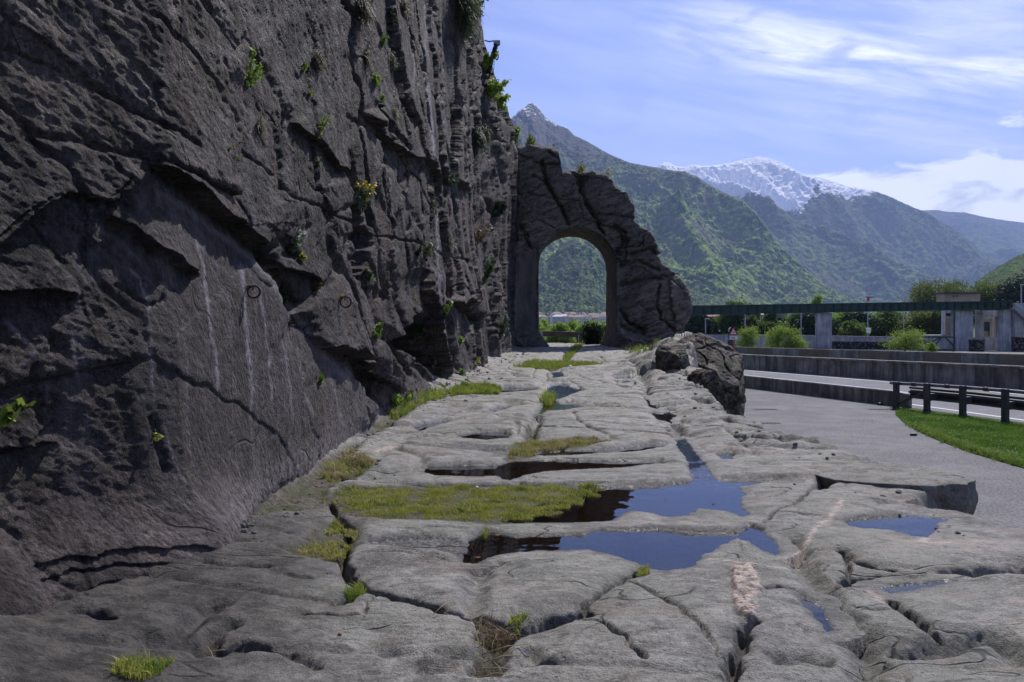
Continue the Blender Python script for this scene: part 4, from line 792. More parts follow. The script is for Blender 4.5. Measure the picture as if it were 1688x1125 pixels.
# pair the parameters so that spokes leave the opening roughly at right angles
def frac(p, x, z): d = np.hypot(p[:, 0]-x, p[:, 1]-z); L = np.concatenate([[0], np.cumsum(np.hypot(*np.diff(p, axis=0).T))]); return L[d.argmin()]/L[-1]
keys = [(0, 0), (frac(inner, xl_, zs), frac(outer, *PX([(775,400)], AY0)[0])), (frac(inner, xc_-rr_*.7, zs+rr_*.7), frac(outer, *PX([(790,262)], AY0)[0])), (frac(inner, xc_, zs+rr_), frac(outer, *PX([(926,278)], AY0)[0])), (frac(inner, xc_+rr_*.7, zs+rr_*.7), frac(outer, *PX([(1047,334)], AY0)[0])), (frac(inner, xr_, zs), frac(outer, *PX([(1095,433)], AY0)[0])), (1, 1)]
out_, sq_ = resample(outer, NU, np.interp(si, [k[0] for k in keys], [k[1] for k in keys]))
tg = np.gradient(out_, axis=0); tg /= np.linalg.norm(tg, axis=1)[:, None]+1e-9; jw = worley(out_[:, 0]*1.6, out_[:, 1]*1.6, 4); jg = .05*jw[4]+.09*(jw[5]*jw[2]+jw[6]*jw[3])+.03*fbm(out_[:, 0]*6, out_[:, 1]*6, 3, 3); out_ = out_+np.stack([-tg[:, 1], tg[:, 0]], -1)*(jg*sstep(.0, .1, np.linspace(0, 1, NU)))[:, None]
NF, NB = 150, 60; rows = []; pl = []
fv = np.linspace(0, 1, NF)
def surf(v, y, bul):
    P2 = inn[None]*(1-v[:, None, None])+out_[None]*v[:, None, None]; return P2
Pf = surf(fv, AY0, 1)
xf, zf = Pf[..., 0], Pf[..., 1]; pxf = CX+xf/AY0*F; pyf = HY-(zf-CZ)/AY0*F
plas = sstep(892, 884, pxf+3*perlin(pxf/9, pyf/9))*sstep(398, 412, pyf-.5*(888-pxf)+4*perlin(pxf/14, pyf/14, 3))*sstep(846, 852, pxf)*sstep(552, 540, pyf+3*perlin(pxf/6, pyf/6))
tl = xf*.90-zf*.42; tm = xf*.42+zf*.90
rel = .10*fbm(xf*.5, zf*.5, 1, 4)+.10*ridged(tl*.45, tm*1.1, 4, 5, .55)+.045*ridged(tl*1.6, tm*4, 7, 4)+.025*fbm(xf*6, zf*6, 2, 3)
wq = .18*fbm(xf*1.2, zf*1.2, 12, 4); w1, w2, wx_, wy_, r1_, r2_, r3_ = worley(tl*.42+wq, tm*.75+wq, 7); rel = rel*.30+.07*r1_+.19*(r2_*wx_+r3_*wy_)-.06*np.exp(-((w2-w1)/.03)**2)
for p, w_, dp in [([(893,268),(900,300),(912,322),(925,342),(938,372)], 2.4, .35), ([(955,300),(965,335),(985,365),(1000,400)], 2.6, .35), ([(1012,372),(1030,385),(1026,405),(1015,415)], 2, .25), ([(1087,470),(1082,500),(1088,525),(1110,545)], 2, .25), ([(1010,480),(1020,510),(1040,535),(1060,545)], 3, .3),
                  ([(862,300),(880,290),(900,300)], 2, .15), ([(940,280),(960,300),(955,320)], 2, .2), ([(1040,420),(1070,410),(1090,425)], 2, .2), ([(1010,440),(1050,430),(1085,445)], 2.5, .2), ([(1020,470),(1060,462),(1120,452)], 3, .25), ([(1050,360),(1010,355),(975,352)], 1.8, .12), ([(870,390),(855,370),(880,420),(892,425)], 2, .2), ([(905,250),(918,262)], 2, .2), ([(1010,520),(1030,545),(1060,550)], 4, .3), ([(845,240),(850,320),(848,400)], 3, .3)]:
    s, _, _ = pdist(pxf+2.5*perlin(pxf/9, pyf/9, 5), pyf+2.5*perlin(pxf/9, pyf/9, 9), p, 40); rel -= dp*np.exp(-(s/w_)**2)+.3*dp*np.exp(-s/(w_*3))
rel *= (1-.96*plas)*sstep(0, .10, fv)[:, None]
bulge = .12*np.sin(np.pi*np.clip(fv, 0, 1))[:, None]*sstep(850, 900, pxf)+.15*sstep(1020, 1090, pxf)*sstep(400, 520, pyf)*np.sin(np.pi*fv)[:, None]
foot_ = .5*sstep(.8, 0, zf)*(sstep(.0, .15, fv)[:, None])*(.6+.6*ridged(xf*1.5, zf*2, 5, 3))
yf = AY0-bulge*(1-plas*.9)-rel-foot_+.45*(fv[:, None]**40)
front = np.stack([xf, yf, zf], -1)
rimy = np.linspace(AY0+.45, AY1-.2, 26)[1:]                                        # outer rim from front to back
tg = np.gradient(out_, axis=0); tg /= np.linalg.norm(tg, axis=1)[:, None]+1e-9; nrm2 = np.stack([-tg[:, 1], tg[:, 0]], -1)
rim = []
for k, y in enumerate(rimy):
    d = .05*fbm(out_[:, 0]*.8, out_[:, 1]*.8, y*.8, 4)+.05*ridged(out_[:, 0]*1.5, out_[:, 1]*1.5, y*1.2, 3)-.03; d = d*sstep(-1, 3, k)-.5*((y-AY0)/4)**3
    rim.append(np.stack([out_[:, 0]+nrm2[:, 0]*d, np.full(NU, y), out_[:, 1]+nrm2[:, 1]*d], -1))
Bv = np.linspace(1, 0, 40)[:, None, None]; B2 = inn[None]*(1-Bv)+out_[None]*Bv; back = np.stack([B2[..., 0], AY1+.25*np.sin(np.pi*Bv[..., 0])+.12*fbm(B2[..., 0], B2[..., 1], 5, 3), B2[..., 1]], -1)
intr = [np.stack([inn[:, 0], np.full(NU, y), inn[:, 1]], -1) for y in np.linspace(AY1, AY0, 30)[1:-1]]
VA = np.concatenate([front, np.array(rim), back, np.array(intr)], 0); nr = len(VA)
# flare of the foot of the opening and small irregularity of the vault
inw = np.zeros(nr); inw[:4] = 1; inw[-28:] = 1; inw[nr-28-4:nr-28] = 1
flr = (.5*sstep(.85, -.1, VA[..., 2])+.03*fbm(VA[..., 0]*2, VA[..., 1]*2, VA[..., 2]*2, 3))*inw[:, None]; VA[..., 0] += np.where(VA[..., 0] < xc_, flr, -flr*.55)
pa = np.zeros((nr, NU)); pa[:NF] = plas; pa[-28:] = .55
idx = np.arange(nr*NU).reshape(nr, NU); r2 = np.concatenate([idx, idx[:1]]); fa_ = np.stack([r2[:-1, :-1], r2[1:, :-1], r2[1:, 1:], r2[:-1, 1:]], -1).reshape(-1, 4)
o = mesh_np('rock_arch', VA.reshape(-1, 3), fa_[:, ::-1], MAT['arch'], attrs={'plaster': pa}); tag(o, 'dark rock arch cut through the cliff spur across the old road', 'rock arch')

# ================================================================== free rocks
def outlined_rock(name, outline, Y, depth, mat, label, cat='boulder', seed=0, n=220, m=120, power=.45, amp=.12, facet=.22, nf=26, tilt=0.0, foot=None):
    """closed rock whose silhouette follows an outline, with its own depth and faceted relief"""
    o2 = np.array(PX(outline, Y)); c = o2.mean(0); a = np.arctan2(o2[:, 1]-c[1], o2[:, 0]-c[0]); r = np.hypot(*(o2-c).T); od = np.argsort(a); a, r = a[od], r[od]
    th = np.linspace(-np.pi, np.pi, n, endpoint=False)
    cl = np.concatenate([o2[od], o2[od][:1]]);  rr = np.empty(n)
    for k, t in enumerate(th):                                                   # ray against the polygon
        dx, dz_ = math.cos(t), math.sin(t); best = .01
        for i in range(len(cl)-1):
            ex, ez = cl[i+1]-cl[i]; det = dx*(-ez)+dz_*ex
            if abs(det) < 1e-9: continue
            bx_, bz_ = cl[i]-c; s = (bx_*(-ez)+bz_*ex)/det; u_ = (dx*bz_-dz_*bx_)/det
            if s > 0 and -1e-6 <= u_ <= 1+1e-6: best = max(best, s)
        rr[k] = best
    ph = np.linspace(0.001, np.pi-.001, m)[:, None]; q = np.sin(ph)**power; x = c[0]+rr*np.cos(th)*q; z = c[1]+rr*np.sin(th)*q; y = Y+depth*.35-depth*.5*np.sign(np.cos(ph))*np.abs(np.cos(ph))**.7+0*th+tilt*(z-c[1])
    g = np.random.default_rng(seed); pc = np.stack([x, y, z], -1); lo = pc.reshape(-1, 3).min(0); hi = pc.reshape(-1, 3).max(0); seeds = lo+(hi-lo)*g.random((nf, 3)); nn = g.normal(size=(nf, 3)); nn /= np.linalg.norm(nn, axis=1)[:, None]
    sc_ = (hi-lo).max(); w3 = pc+.12*sc_*np.stack([perlin(x/sc_*4, y/sc_*4, z/sc_*4+k*9) for k in range(3)], -1)*.6
    dd = np.linalg.norm(w3[:, :, None, :]-seeds[None, None], axis=-1); k1 = dd.argmin(-1); ds = np.sort(dd, -1); e = sstep(0, .06*sc_, ds[..., 1]-ds[..., 0])
    off = ((w3-seeds[k1])*nn[k1]).sum(-1)*facet*1.3+(g.random(nf)[k1]-.5)*facet*.25*sc_*.5; off = off*e-.05*sc_*facet*(1-e)*2
    crack = np.abs(perlin(x*1.3/sc_*3, y/sc_*4, z*2/sc_*3)); off -= .04*sc_*np.exp(-(crack/.03)**2)
    f = (pc-np.array([c[0], Y+depth*.35, c[1]])); f /= np.linalg.norm(f, axis=-1)[..., None]+1e-9
    lim = .35+.65*(1-np.sin(ph)**3)                                                # keep the outline, free the faces
    rel_ = off*lim+amp*(.5*ridged(x*1.7/sc_*3, y*1.7/sc_*3, z*3/sc_*3, 4)+.35*fbm(x*9/sc_, y*9/sc_, z*9/sc_, 3))*sc_*.25
    pc = pc+f*rel_[..., None]; o = mesh_np(name, pc.reshape(-1, 3), grid_faces(m, n, True), mat); return tag(o, label, cat)
def rough_slab(name, top, z0, z1, mat, label, cat, amp=.02, seed=0, n=240, rows=(26, 22), rnd=.12):
    """rock slab from a top outline in plan: crowned top, rough broken sides"""
    T = np.array(top, float); T, _ = resample(np.concatenate([T, T[:1]]), n+1); T = T[:-1]; c = T.mean(0); R_ = []
    for k, t in enumerate(np.linspace(.02, 1, rows[0])): R_.append(np.c_[c+(T-c)*t, np.full(n, z1)-rnd*.25*t**6*(z1-z0)])
    for t in np.linspace(0, 1, rows[1])[1:]: R_.append(np.c_[c+(T-c)*(1-.06*t**2), np.full(n, z1-rnd*.25*(z1-z0)-(z1-z0)*(1-rnd*.25)*t)])
    V = np.array(R_); x, y, z = V[..., 0].copy(), V[..., 1].copy(), V[..., 2].copy(); q = ridged(x*1.3, y*1.3, z*2+seed, 4)+.5*fbm(x*7, y*7, z*7+seed, 4); sd_ = np.zeros(V.shape[:2]); sd_[rows[0]-3:] = 1; sd_[rows[0]-4:rows[0]-2] = .5
    d = (V[..., :2]-c); d /= np.linalg.norm(d, axis=-1)[..., None]+1e-6; V[..., :2] += d*(sd_*amp*1.6*q)[..., None]; V[..., 2] += (1-sd_)*amp*(.5*ridged(x*1.1, y*3.5, seed, 4)+.4*fbm(x*6, y*9, 3, 3))
    o = mesh_np(name, V.reshape(-1, 3), grid_faces(len(V), n, True), mat, attrs={'old': np.full(V.shape[0]*n, .25)}); return tag(o, label, cat)
def plane_cut(name, outline, Y, depth, mat, label, cat, seed=0, ncut=34, n=300, m=200, amp=.03, tilt=0.0, cut=(.62, .93), sx=1.0):
    o2 = np.array(PX(outline, Y)); c = o2.mean(0); C3 = np.array([c[0], Y+depth*.4, c[1]]); hs = np.array([np.ptp(o2[:, 0])/2*1.2, depth/2, np.ptp(o2[:, 1])/2*1.2]); g = np.random.default_rng(seed)
    u_ = np.linspace(0, 2*np.pi, n, endpoint=False)[None]; v_ = np.linspace(.002, np.pi-.002, m)[:, None]; D = np.stack([np.cos(u_)*np.sin(v_), np.sin(u_)*np.sin(v_), np.cos(v_)+0*u_], -1)
    p = D/np.maximum(np.abs(D).max(-1, keepdims=True), 1e-6)*.80+D*.25; p = p*hs
    a = np.array([[(q[0]-C3[0]), 0, (q[1]-C3[2])] for q in o2])
    for k in range(len(o2)):                                                        # sides of the outline become cutting planes
        e0, e1 = o2[k], o2[(k+1) % len(o2)]; ex = e1-e0; nn = np.array([-ex[1], 0, ex[0]]); nn /= np.linalg.norm(nn)+1e-9; mid = np.array([*( (e0+e1)/2-c )]); 
        if nn[0]*mid[0]+nn[2]*mid[1] < 0: nn = -nn
        nn = nn+np.array([0, g.normal()*.22, 0]); nn /= np.linalg.norm(nn); h = nn[0]*mid[0]+nn[2]*mid[1]
        if h > .3*min(hs): s = np.clip(p@nn-h*1.02, 0, None); p = p-s[..., None]*nn
    for k in range(ncut):
        nn = g.normal(size=3); nn[1] = -abs(nn[1])*1.1 if g.random() < .75 else nn[1]; nn[2] = abs(nn[2]) if g.random() < .55 else -.12*abs(nn[2]); nn /= np.linalg.norm(nn); sup = (p@nn).max(); h = sup*g.uniform(*cut); s = np.clip(p@nn-h, 0, None); p = p-s[..., None]*nn
    V = p+C3; x, y, z = V[..., 0], V[..., 1], V[..., 2]; L = hs.max()
    f = D; r = amp*(ridged(x*1.5/L*2, y*1.5/L*2, z*3/L+seed, 5, .6)+.6*fbm(x*8/L, y*8/L, z*8/L, 4)); ck = np.abs(perlin(x*1.6/L, y*1.6/L, z*1.6/L+seed)); r = r-amp*2.2*np.exp(-(ck/.03)**2); ck = np.abs(perlin(x*2.8/L+.8*z/L, y*2.8/L, z*2.2/L+seed+5)); r = r-amp*1.5*np.exp(-(ck/.03)**2)
    V = V+f*r[..., None]; o = mesh_np(name, V.reshape(-1, 3), grid_faces(m, n, True)[:, ::-1], mat); return tag(o, label, cat)
plane_cut('rock_outcrop', [(1110,604),(1128,580),(1158,562),(1200,549),(1222,566),(1240,580),(1258,606),(1264,650),(1266,760),(1200,765),(1140,720),(1108,660)], 19.5, 4.2, MAT['outcrop'], 'tall dark jagged outcrop at the outer road edge beside the asphalt path', 'rock outcrop', 3, 26, 380, 240, .075, cut=(.74, .95))
plane_cut('stone_block', [(1094,600),(1104,590),(1130,576),(1148,577),(1154,600),(1152,640),(1098,640)], 16.6, 1.6, MAT['outcrop'], 'low angular dark block leaning on the foot of the tall outcrop', 'stone block', 8, 22, 180, 120, .03, cut=(.60, .90))
plane_cut('stone_block', [(1152,640),(1150,618),(1165,606),(1180,622),(1196,650),(1204,690),(1150,700)], 14.6, 1.1, MAT['outcrop'], 'slanting dark slab wedged between the road rim and the tall outcrop', 'stone block', 12, 18, 160, 110, .03, cut=(.66, .92))
rough_slab('stone_block', [(2.35, 5.98), (2.80, 5.76), (3.20, 5.80), (3.33, 6.02), (3.27, 6.44), (2.95, 6.72), (2.5, 6.76), (2.25, 6.45)], -.52, .02, MAT['road'], 'flat topped grey stone block jutting over the asphalt path', 'stone block', .04, 5)
# ================================================================== mountains
def mountain_material(name, lo, hi, snow0, snow1, bare, rockc=(.16, .145, .14), sc=1.0):
    m = M_(name, .95, .05); z = m.n('ShaderNodeSeparateXYZ'); m.l(m.pos, z.inputs[0]); Z = z.outputs[2]
    big = m.noise(.0026*sc, 6, .62); mid = m.noise(.010*sc, 5, .6); tr = m.noise(.055*sc, 3, .65); v = m.vor(.075*sc, out=1)
    c = m.mix(m.rng(mid, .42, .58), lo, hi); c = m.mix(m.rng(v, 0, 1, 0, .8), c, tuple(x*.40 for x in lo)); c = m.mix(m.rng(tr, .5, .60, 0, .6), c, tuple(x*1.7 for x in hi)); c = m.mix(m.rng(m.noise(.005*sc, 6, .75), .52, .60, 0, .5), c, (.075, .062, .042))
    zz = m.math('ADD', Z, m.math('MULTIPLY', m.math('SUBTRACT', big, .5), bare*.9)); c = m.mix(m.rng(zz, bare*.75, bare*1.25, 0, .9), c, m.mix(m.rng(tr, .35, .65), (.045, .042, .038), (.11, .098, .085)))
    ny = m.n('ShaderNodeSeparateXYZ'); m.l(m.geo.outputs['True Normal'], ny.inputs[0]); steep = m.rng(ny.outputs[2], .52, .34)
    c = m.mix(m.math('MULTIPLY', steep, m.rng(mid, .42, .55)), c, m.mix(tr, tuple(x*.5 for x in rockc), tuple(x*1.3 for x in rockc)))
    sn = m.math('ADD', m.math('SUBTRACT', Z, m.attr('snowline')), m.math('MULTIPLY', m.math('SUBTRACT', m.noise(.008*sc, 6, .68), .5), snow1*1.3)); sn = m.math('ADD', sn, m.math('MULTIPLY', m.math('SUBTRACT', ny.outputs[2], .80), snow1*.45))
    c = m.mix(m.rng(sn, -12, 12), c, (.93, .94, .97)); return m.out(c, None, m.bump(m.math('ADD', tr, m.math('MULTIPLY', v, -.6)), 9/sc))
def mountain(name, ridge, d0, d1, mat, label, nC=900, nR=420, spur=90, spx=.0016, lump=7, lscale=.035, seed=0, pw=.9, rough=6, base_px=None, knobs=(), snow=None):
    r = np.array(ridge, float); px = np.linspace(r[0, 0], r[-1, 0], nC); py = np.interp(px, r[:, 0], r[:, 1]); py += rough*.25*fbm(px/9, seed+0*px, 1, 5)+rough*.10*fbm(px/2.5, seed+0*px, 2, 2)
    v = np.concatenate([np.linspace(0, 1, nR), 1+np.linspace(.02, .9, 30)]); dd1 = d1(px) if callable(d1) else np.full(nC, d1); dd0 = d0(px) if callable(d0) else np.full(nC, d0)
    D = dd0[None]+(dd1-dd0)[None]*v[:, None]; X = (px[None]-CX)/F*D; zr = CZ-(py-HY)/F*dd1; vv_ = np.clip(v, 0, 1)[:, None]
    Z = LZ+(zr[None]-LZ)*vv_**pw; fade = np.sin(np.pi*vv_**.9).clip(0, 1)**.8*np.clip(zr[None]/300, .15, 1.3)
    a = ridged(X*spx+seed+.4*perlin(X*spx, D*spx*.6, 9), D*spx*.45, seed, 4, .40); Z = Z+fade*spur*(a-.45)+fade*spur*.16*ridged(X*spx*3.2, D*spx*1.6, seed+4, 4, .45)
    top_ = CZ+(zr[None]-CZ)*(D/dd1[None])*(1-.012*(1-vv_)*0)-2-.02*zr[None]*(1-vv_); Z = np.where(vv_ < 1, np.minimum(Z, top_-.0), Z)
    for kx, kd, kr, kh in knobs: Z += kh*np.exp(-(((X-kx)/kr)**2+((D-kd)/kr)**2))
    Z = np.where(v[:, None] > 1, zr[None]-(v[:, None]-1)*(dd1-dd0)[None]*.45, Z)
    b = 1-np.abs(perlin(X*lscale, D*lscale, seed))*2.2; b2 = 1-np.abs(perlin(X*lscale*2.3, D*lscale*2.3, seed+3))*2.2; Z = Z+lump*(b*.6+b2*.4)*sstep(0, .02, vv_)*sstep(1.2, .85, v[:, None])
    sl = np.interp(px, *zip(*snow)) if snow else np.full(nC, 9000.0); o = mesh_np(name, np.stack([X, D, Z], -1).reshape(-1, 3), grid_faces(len(v), nC), mat, attrs={'snowline': np.repeat(sl[None], len(v), 0)}); return tag(o, label, 'mountain', None, 'structure')
MM = dict(a=mountain_material('slope_forest', (.062, .102, .032), (.20, .28, .060), 0, 420, 520),
          b=mountain_material('far_forest', (.048, .076, .034), (.13, .18, .056), 0, 260, 800, sc=.6),
          e=mountain_material('near_forest', (.035, .065, .024), (.115, .17, .045), 2000, 2100, 900, sc=1.7), d=mountain_material('hill_forest', (.03, .062, .016), (.075, .13, .026), 2000, 2100, 900, sc=2.2))
mountain('mountain', [(560,330),(700,290),(800,235),(845,195),(858,181),(868,174),(875,171),(884,176),(892,186),(900,196),(915,206),(935,214),(948,226),(962,232),(985,245),(1010,259),(1040,271),(1075,277),(1110,283),(1128,284),(1152,295),(1176,311),(1200,323),(1225,333),(1245,352),(1265,378),(1290,412),(1320,440),(1350,466),(1379,486),(1430,503),(1500,518),(1600,528)], lambda p: 1700+0*p, lambda p: 3600-900*sstep(1180, 1400, p), MM['a'], 'wooded mountain with a dark pointed snow flecked peak beside the arch', 1100, 560, 165, .0021, 10, .040, 3, .85, 5, snow=[(800, 880), (900, 850), (935, 900), (960, 3000)])
mountain('mountain', [(960,330),(1050,290),(1080,276),(1095,269),(1104,270),(1114,276),(1130,277),(1142,273),(1156,275),(1172,275),(1190,273),(1210,268),(1228,263),(1250,260),(1270,262),(1290,270),(1308,280),(1325,289),(1340,293),(1356,294),(1372,299),(1400,309),(1440,315),(1462,323),(1500,341),(1528,352),(1556,370),(1586,388),(1620,418),(1660,452),(1720,490),(1800,520)], 3300, lambda p: 6800-2200*sstep(1480, 1700, p), MM['b'], 'broad mountain with a bright snow covered summit and dark wooded flank', 1100, 560, 290, .0012, 14, .022, 8, .82, 5, snow=[(1050, 640), (1130, 640), (1180, 620), (1320, 640), (1345, 800), (1400, 780), (1430, 800), (1480, 1060), (1500, 3000)])
mountain('mountain', [(1380,380),(1460,355),(1520,348),(1545,347),(1562,350),(1590,351),(1620,358),(1655,364),(1688,368),(1800,380),(1950,400)], 5200, 8600, MM['b'], 'farthest dark wooded ridge under the cloud bank at the right edge', 400, 220, 220, .0012, 10, .02, 15, .8, 3)
mountain('hill', [(1540,540),(1580,502),(1600,480),(1614,463),(1640,444),(1665,430),(1688,419),(1730,405),(1800,390),(1950,380)], 520, 950, MM['d'], 'low wooded hill rising at the right edge', 420, 240, 14, .006, 3.5, .11, 21, .8, 5)
mountain('hill', [(560,470),(700,450),(800,455),(860,452),(885,436),(900,421),(915,410),(928,402),(945,397),(958,401),(970,409),(985,420),(1000,436),(1020,450),(1060,468),(1110,478),(1160,487),(1220,500),(1280,512),(1340,522)], 1250, 1950, MM['e'], 'wooded rocky hill seen through the arch opening', 760, 420, 120, .0042, 8, .065, 31, .75, 5)
# ================================================================== village beyond the arch
def hip(mb, c, w_, d, z0, h, rz):
    ca, sa = math.cos(rz), math.sin(rz); pts = [(-w_/2, -d/2, z0), (w_/2, -d/2, z0), (w_/2, d/2, z0), (-w_/2, d/2, z0), (-w_/2+d*.3, 0, z0+h), (w_/2-d*.3, 0, z0+h)]
    mb.add([(c[0]+x*ca-y*sa, c[1]+x*sa+y*ca, z) for x, y, z in pts], [(0, 1, 5, 4), (2, 3, 4, 5), (0, 3, 2, 1)], [(1, 2, 5), (3, 0, 4)])
VW = [plain('village_wall', c, .12, .2, .85) for c in ((.62, .60, .56), (.55, .47, .38), (.42, .42, .44), (.60, .52, .45))]
VR = [plain('village_roof', c, .2, .3, .85) for c in ((.26, .17, .13), (.25, .24, .25), (.52, .50, .48), (.32, .24, .18))]
MAT['vwin'] = plain('village_window', (.05, .055, .07), .2, 1, .3)
hk = 0
KIND = [('white house with red roof', 0, 0), ('cream house with brown roof', 3, 3), ('pale house with grey roof', 0, 1), ('ochre house with red roof', 1, 0), ('grey shed with pale roof', 2, 2)]
VH = []
for k in range(38):
    px = 862+rng.random()*148+0*k; D = 980+rng.random()*240; kd = int(rng.integers(0, 5)); x = (px-CX)/F*D; w_ = 8+rng.random()*9; d = 8+rng.random()*4; h = 4.5+rng.random()*4.5; rz = rng.normal()*.35; z0 = LZ+(D-980)*.028
    e = empty('village_house', (x, D, z0), 0); tag(e, KIND[kd][0]+' in the village framed by the arch', 'house', 'village houses framed by the arch: '+KIND[kd][0])
    b = MB(); b.box((x, D, z0+h/2), (w_, d, h), rz); b.build('wall', VW[KIND[kd][1]], e)
    b = MB(); hip(b, (x, D), w_+1, d+1, z0+h+.02, 1.6+d*.12, rz); b.build('roof', VR[KIND[kd][2]], e)
    ca, sa = math.cos(rz), math.sin(rz)
    for i in range(int(w_//3)):
        for j in range(int(h//3)):
            lx = -w_/2+1.8+i*2.8; b = MB(); b.box((x+lx*ca+(d/2)*sa, D+lx*sa-(d/2)*ca, z0+1.8+j*2.9), (1.0, .1, 1.4), rz); b.build('window', MAT['vwin'], e)
    VH.append((px, kd, e))
ORD = ['leftmost', 'second', 'third', 'fourth', 'fifth', 'sixth', 'seventh', 'eighth', 'ninth', 'tenth', 'eleventh', 'twelfth', 'thirteenth', 'fourteenth']
def rank(lst, what):
    """give the look-alikes of one kind the label of their place in the row"""
    for i, (px_k, o_) in enumerate(sorted(lst, key=lambda t_: t_[0])): o_['label'] = ('leftmost' if i == 0 else ORD[i]+' from left')+' of the '+what
for kd in range(5): rank([(a_, e_) for a_, k_, e_ in VH if k_ == kd], ['white houses with red roofs', 'cream houses with brown roofs', 'pale houses with grey roofs', 'ochre houses with red roofs', 'grey sheds with pale roofs'][kd]+' in the village')
e = empty('apartment_block', P(955.5, 534, 1120)); tag(e, 'white and red apartment tower standing above the village roofs', 'apartment block')
x, y, _ = e.location; b = MB(); b.box((x, y, 5.0), (9.6, 8, 17)); b.build('wall', VW[0], e)
for k in (-2.4, 1.9): b = MB(); b.box((x+k, y-4.05, 5.0), (1.7, .3, 16.4)); b.build('balcony_strip', plain('brick_strip', (.28, .09, .10), .2, 1), e)
b = MB(); b.box((x, y, 13.8), (10, 8.4, .6)); b.build('roof', VR[1], e)
e = empty('church_tower', P(908.6, 534, 1060)); tag(e, 'pale bell tower with pointed top at the left of the village', 'bell tower'); x, y, _ = e.location
b = MB(); b.box((x, y, 4.5), (2.4, 2.4, 15)); b.build('wall', VW[0], e); b = MB(); b.add([(x-1.4, y-1.4, 12.02), (x+1.4, y-1.4, 12.02), (x+1.4, y+1.4, 12.02), (x-1.4, y+1.4, 12.02), (x, y, 15)], [(0, 3, 2, 1)], [(0, 1, 4), (1, 2, 4), (2, 3, 4), (3, 0, 4)]); b.build('roof', VR[1], e)

# ================================================================== trees
def leaves(blobs, n, size, flat=.7, seed=0, soft=.12):
    """leaf clumps: small randomly turned quads filling the outer part of several blobs (x,y,z,rx,ry,rz)"""
    g = np.random.default_rng(seed); B = np.array(blobs, float); wgt = B[:, 3]*B[:, 5]; k = g.choice(len(B), n, p=wgt/wgt.sum()); u = g.normal(size=(n, 3)); u /= np.linalg.norm(u, axis=1)[:, None]
    r = g.random(n)**.38; r = r*(1+.22*perlin(u[:, 0]*2.3+k*3.1, u[:, 1]*2.3, u[:, 2]*2.3)*1.8); c = B[k, :3]+(u*r[:, None]*(1-.6*(soft > .3))+soft*g.normal(size=(n, 3)))*B[k, 3:]
    keep = perlin(c[:, 0]/(size*7), c[:, 1]/(size*7), c[:, 2]/(size*7)+seed) > -.55; c = c[keep]; n = len(c)
    a = g.normal(size=(n, 3)); a /= np.linalg.norm(a, axis=1)[:, None]; t = g.normal(size=(n, 3)); b = np.cross(a, t); b /= np.linalg.norm(b, axis=1)[:, None]+1e-9; s = size*(.5+g.random(n))[:, None]
    v = np.stack([c-a*s*.5, c+b*s*.32*flat+a*s*.05, c+a*s*.6, c-b*s*.32*flat+a*s*.05], 1).reshape(-1, 3); return v, np.arange(n*4).reshape(-1, 4)
def tree(name, px, py_top, py_base, w_px, D, mat, label, group=None, n=5000, size=.28, seed=0, zb=None, kind='round', cat='tree', blobs=9):
    s = D/F; x = (px-CX)/F*D; zt = CZ-(py_top-HY)*s; z0 = (CZ-(py_base-HY)*s) if zb is None else zb; H_t = zt-z0; W = w_px*s; g = np.random.default_rng(seed+100)
    e = empty(name, (x, D, z0)); tag(e, label, cat, group); bl = []
    if kind == 'round':
        for k in range(blobs): a = g.random()*6.28; q = g.random()**.5*.62; f = g.random(); bl.append((x+math.cos(a)*q*W*.5, D+math.sin(a)*q*W*.5, z0+H_t*(.36+.46*f), W*.5*(.34+.18*g.random())*(1.05-.35*f), W*.42*(.4+.2*g.random()), H_t*(.16+.08*g.random())))
        bl.append((x, D, zt-H_t*.28, W*.26, W*.26, H_t*.28)); bl.append((x, D, z0+H_t*.5, W*.46, W*.42, H_t*.33))
    elif kind == 'cone':
        for k in range(9): f = k/8; bl.append((x+.04*W*g.normal(), D, z0+H_t*(.12+.84*f), W*.5*(1-f)+.05*W, W*.45*(1-f)+.05*W, H_t*.09))
    elif kind == 'column':
        for k in range(8): f = k/7; bl.append((x+.10*W*g.normal(), D+.1*W*g.normal(), z0+H_t*(.14+.76*f), W*.42*(1-.55*f), W*.42*(1-.55*f), H_t*.13))
    elif kind == 'open':
        for k in range(blobs+9): a = g.random()*6.28; f = g.random(); q = g.random()**.6; bl.append((x+math.cos(a)*q*W*.44, D+math.sin(a)*q*W*.3, z0+H_t*(.15+.76*f), W*.17*(1.2-.4*f), W*.15, H_t*.13))
    v, q = leaves(bl, n, size, seed=seed, soft=.85 if kind == 'open' else .14); mesh_np('crown', v, q, MAT[mat], e, smooth=False)
    b = MB(); tr_ = max(.05, W*.035); top = z0+H_t*(.7 if kind != 'open' else .8); zz = np.linspace(z0-.1, top, 7); b.tube(np.c_[x+.02*W*np.sin(np.arange(7)*1.3+seed), np.full(7, D), zz], np.linspace(tr_, tr_*.35, 7), 7)
    for bx_ in bl[:8]:
        p0 = np.array((x, D, z0+H_t*(.2+.3*g.random()))); p1 = np.array(bx_[:3]); mid = (p0+p1)/2+np.array((0, 0, -.04*H_t)); b.tube([p0, mid, p1], [tr_*.45, tr_*.3, tr_*.12], 5)
    b.build('trunk', MAT['bark'], e, smooth=True); return e
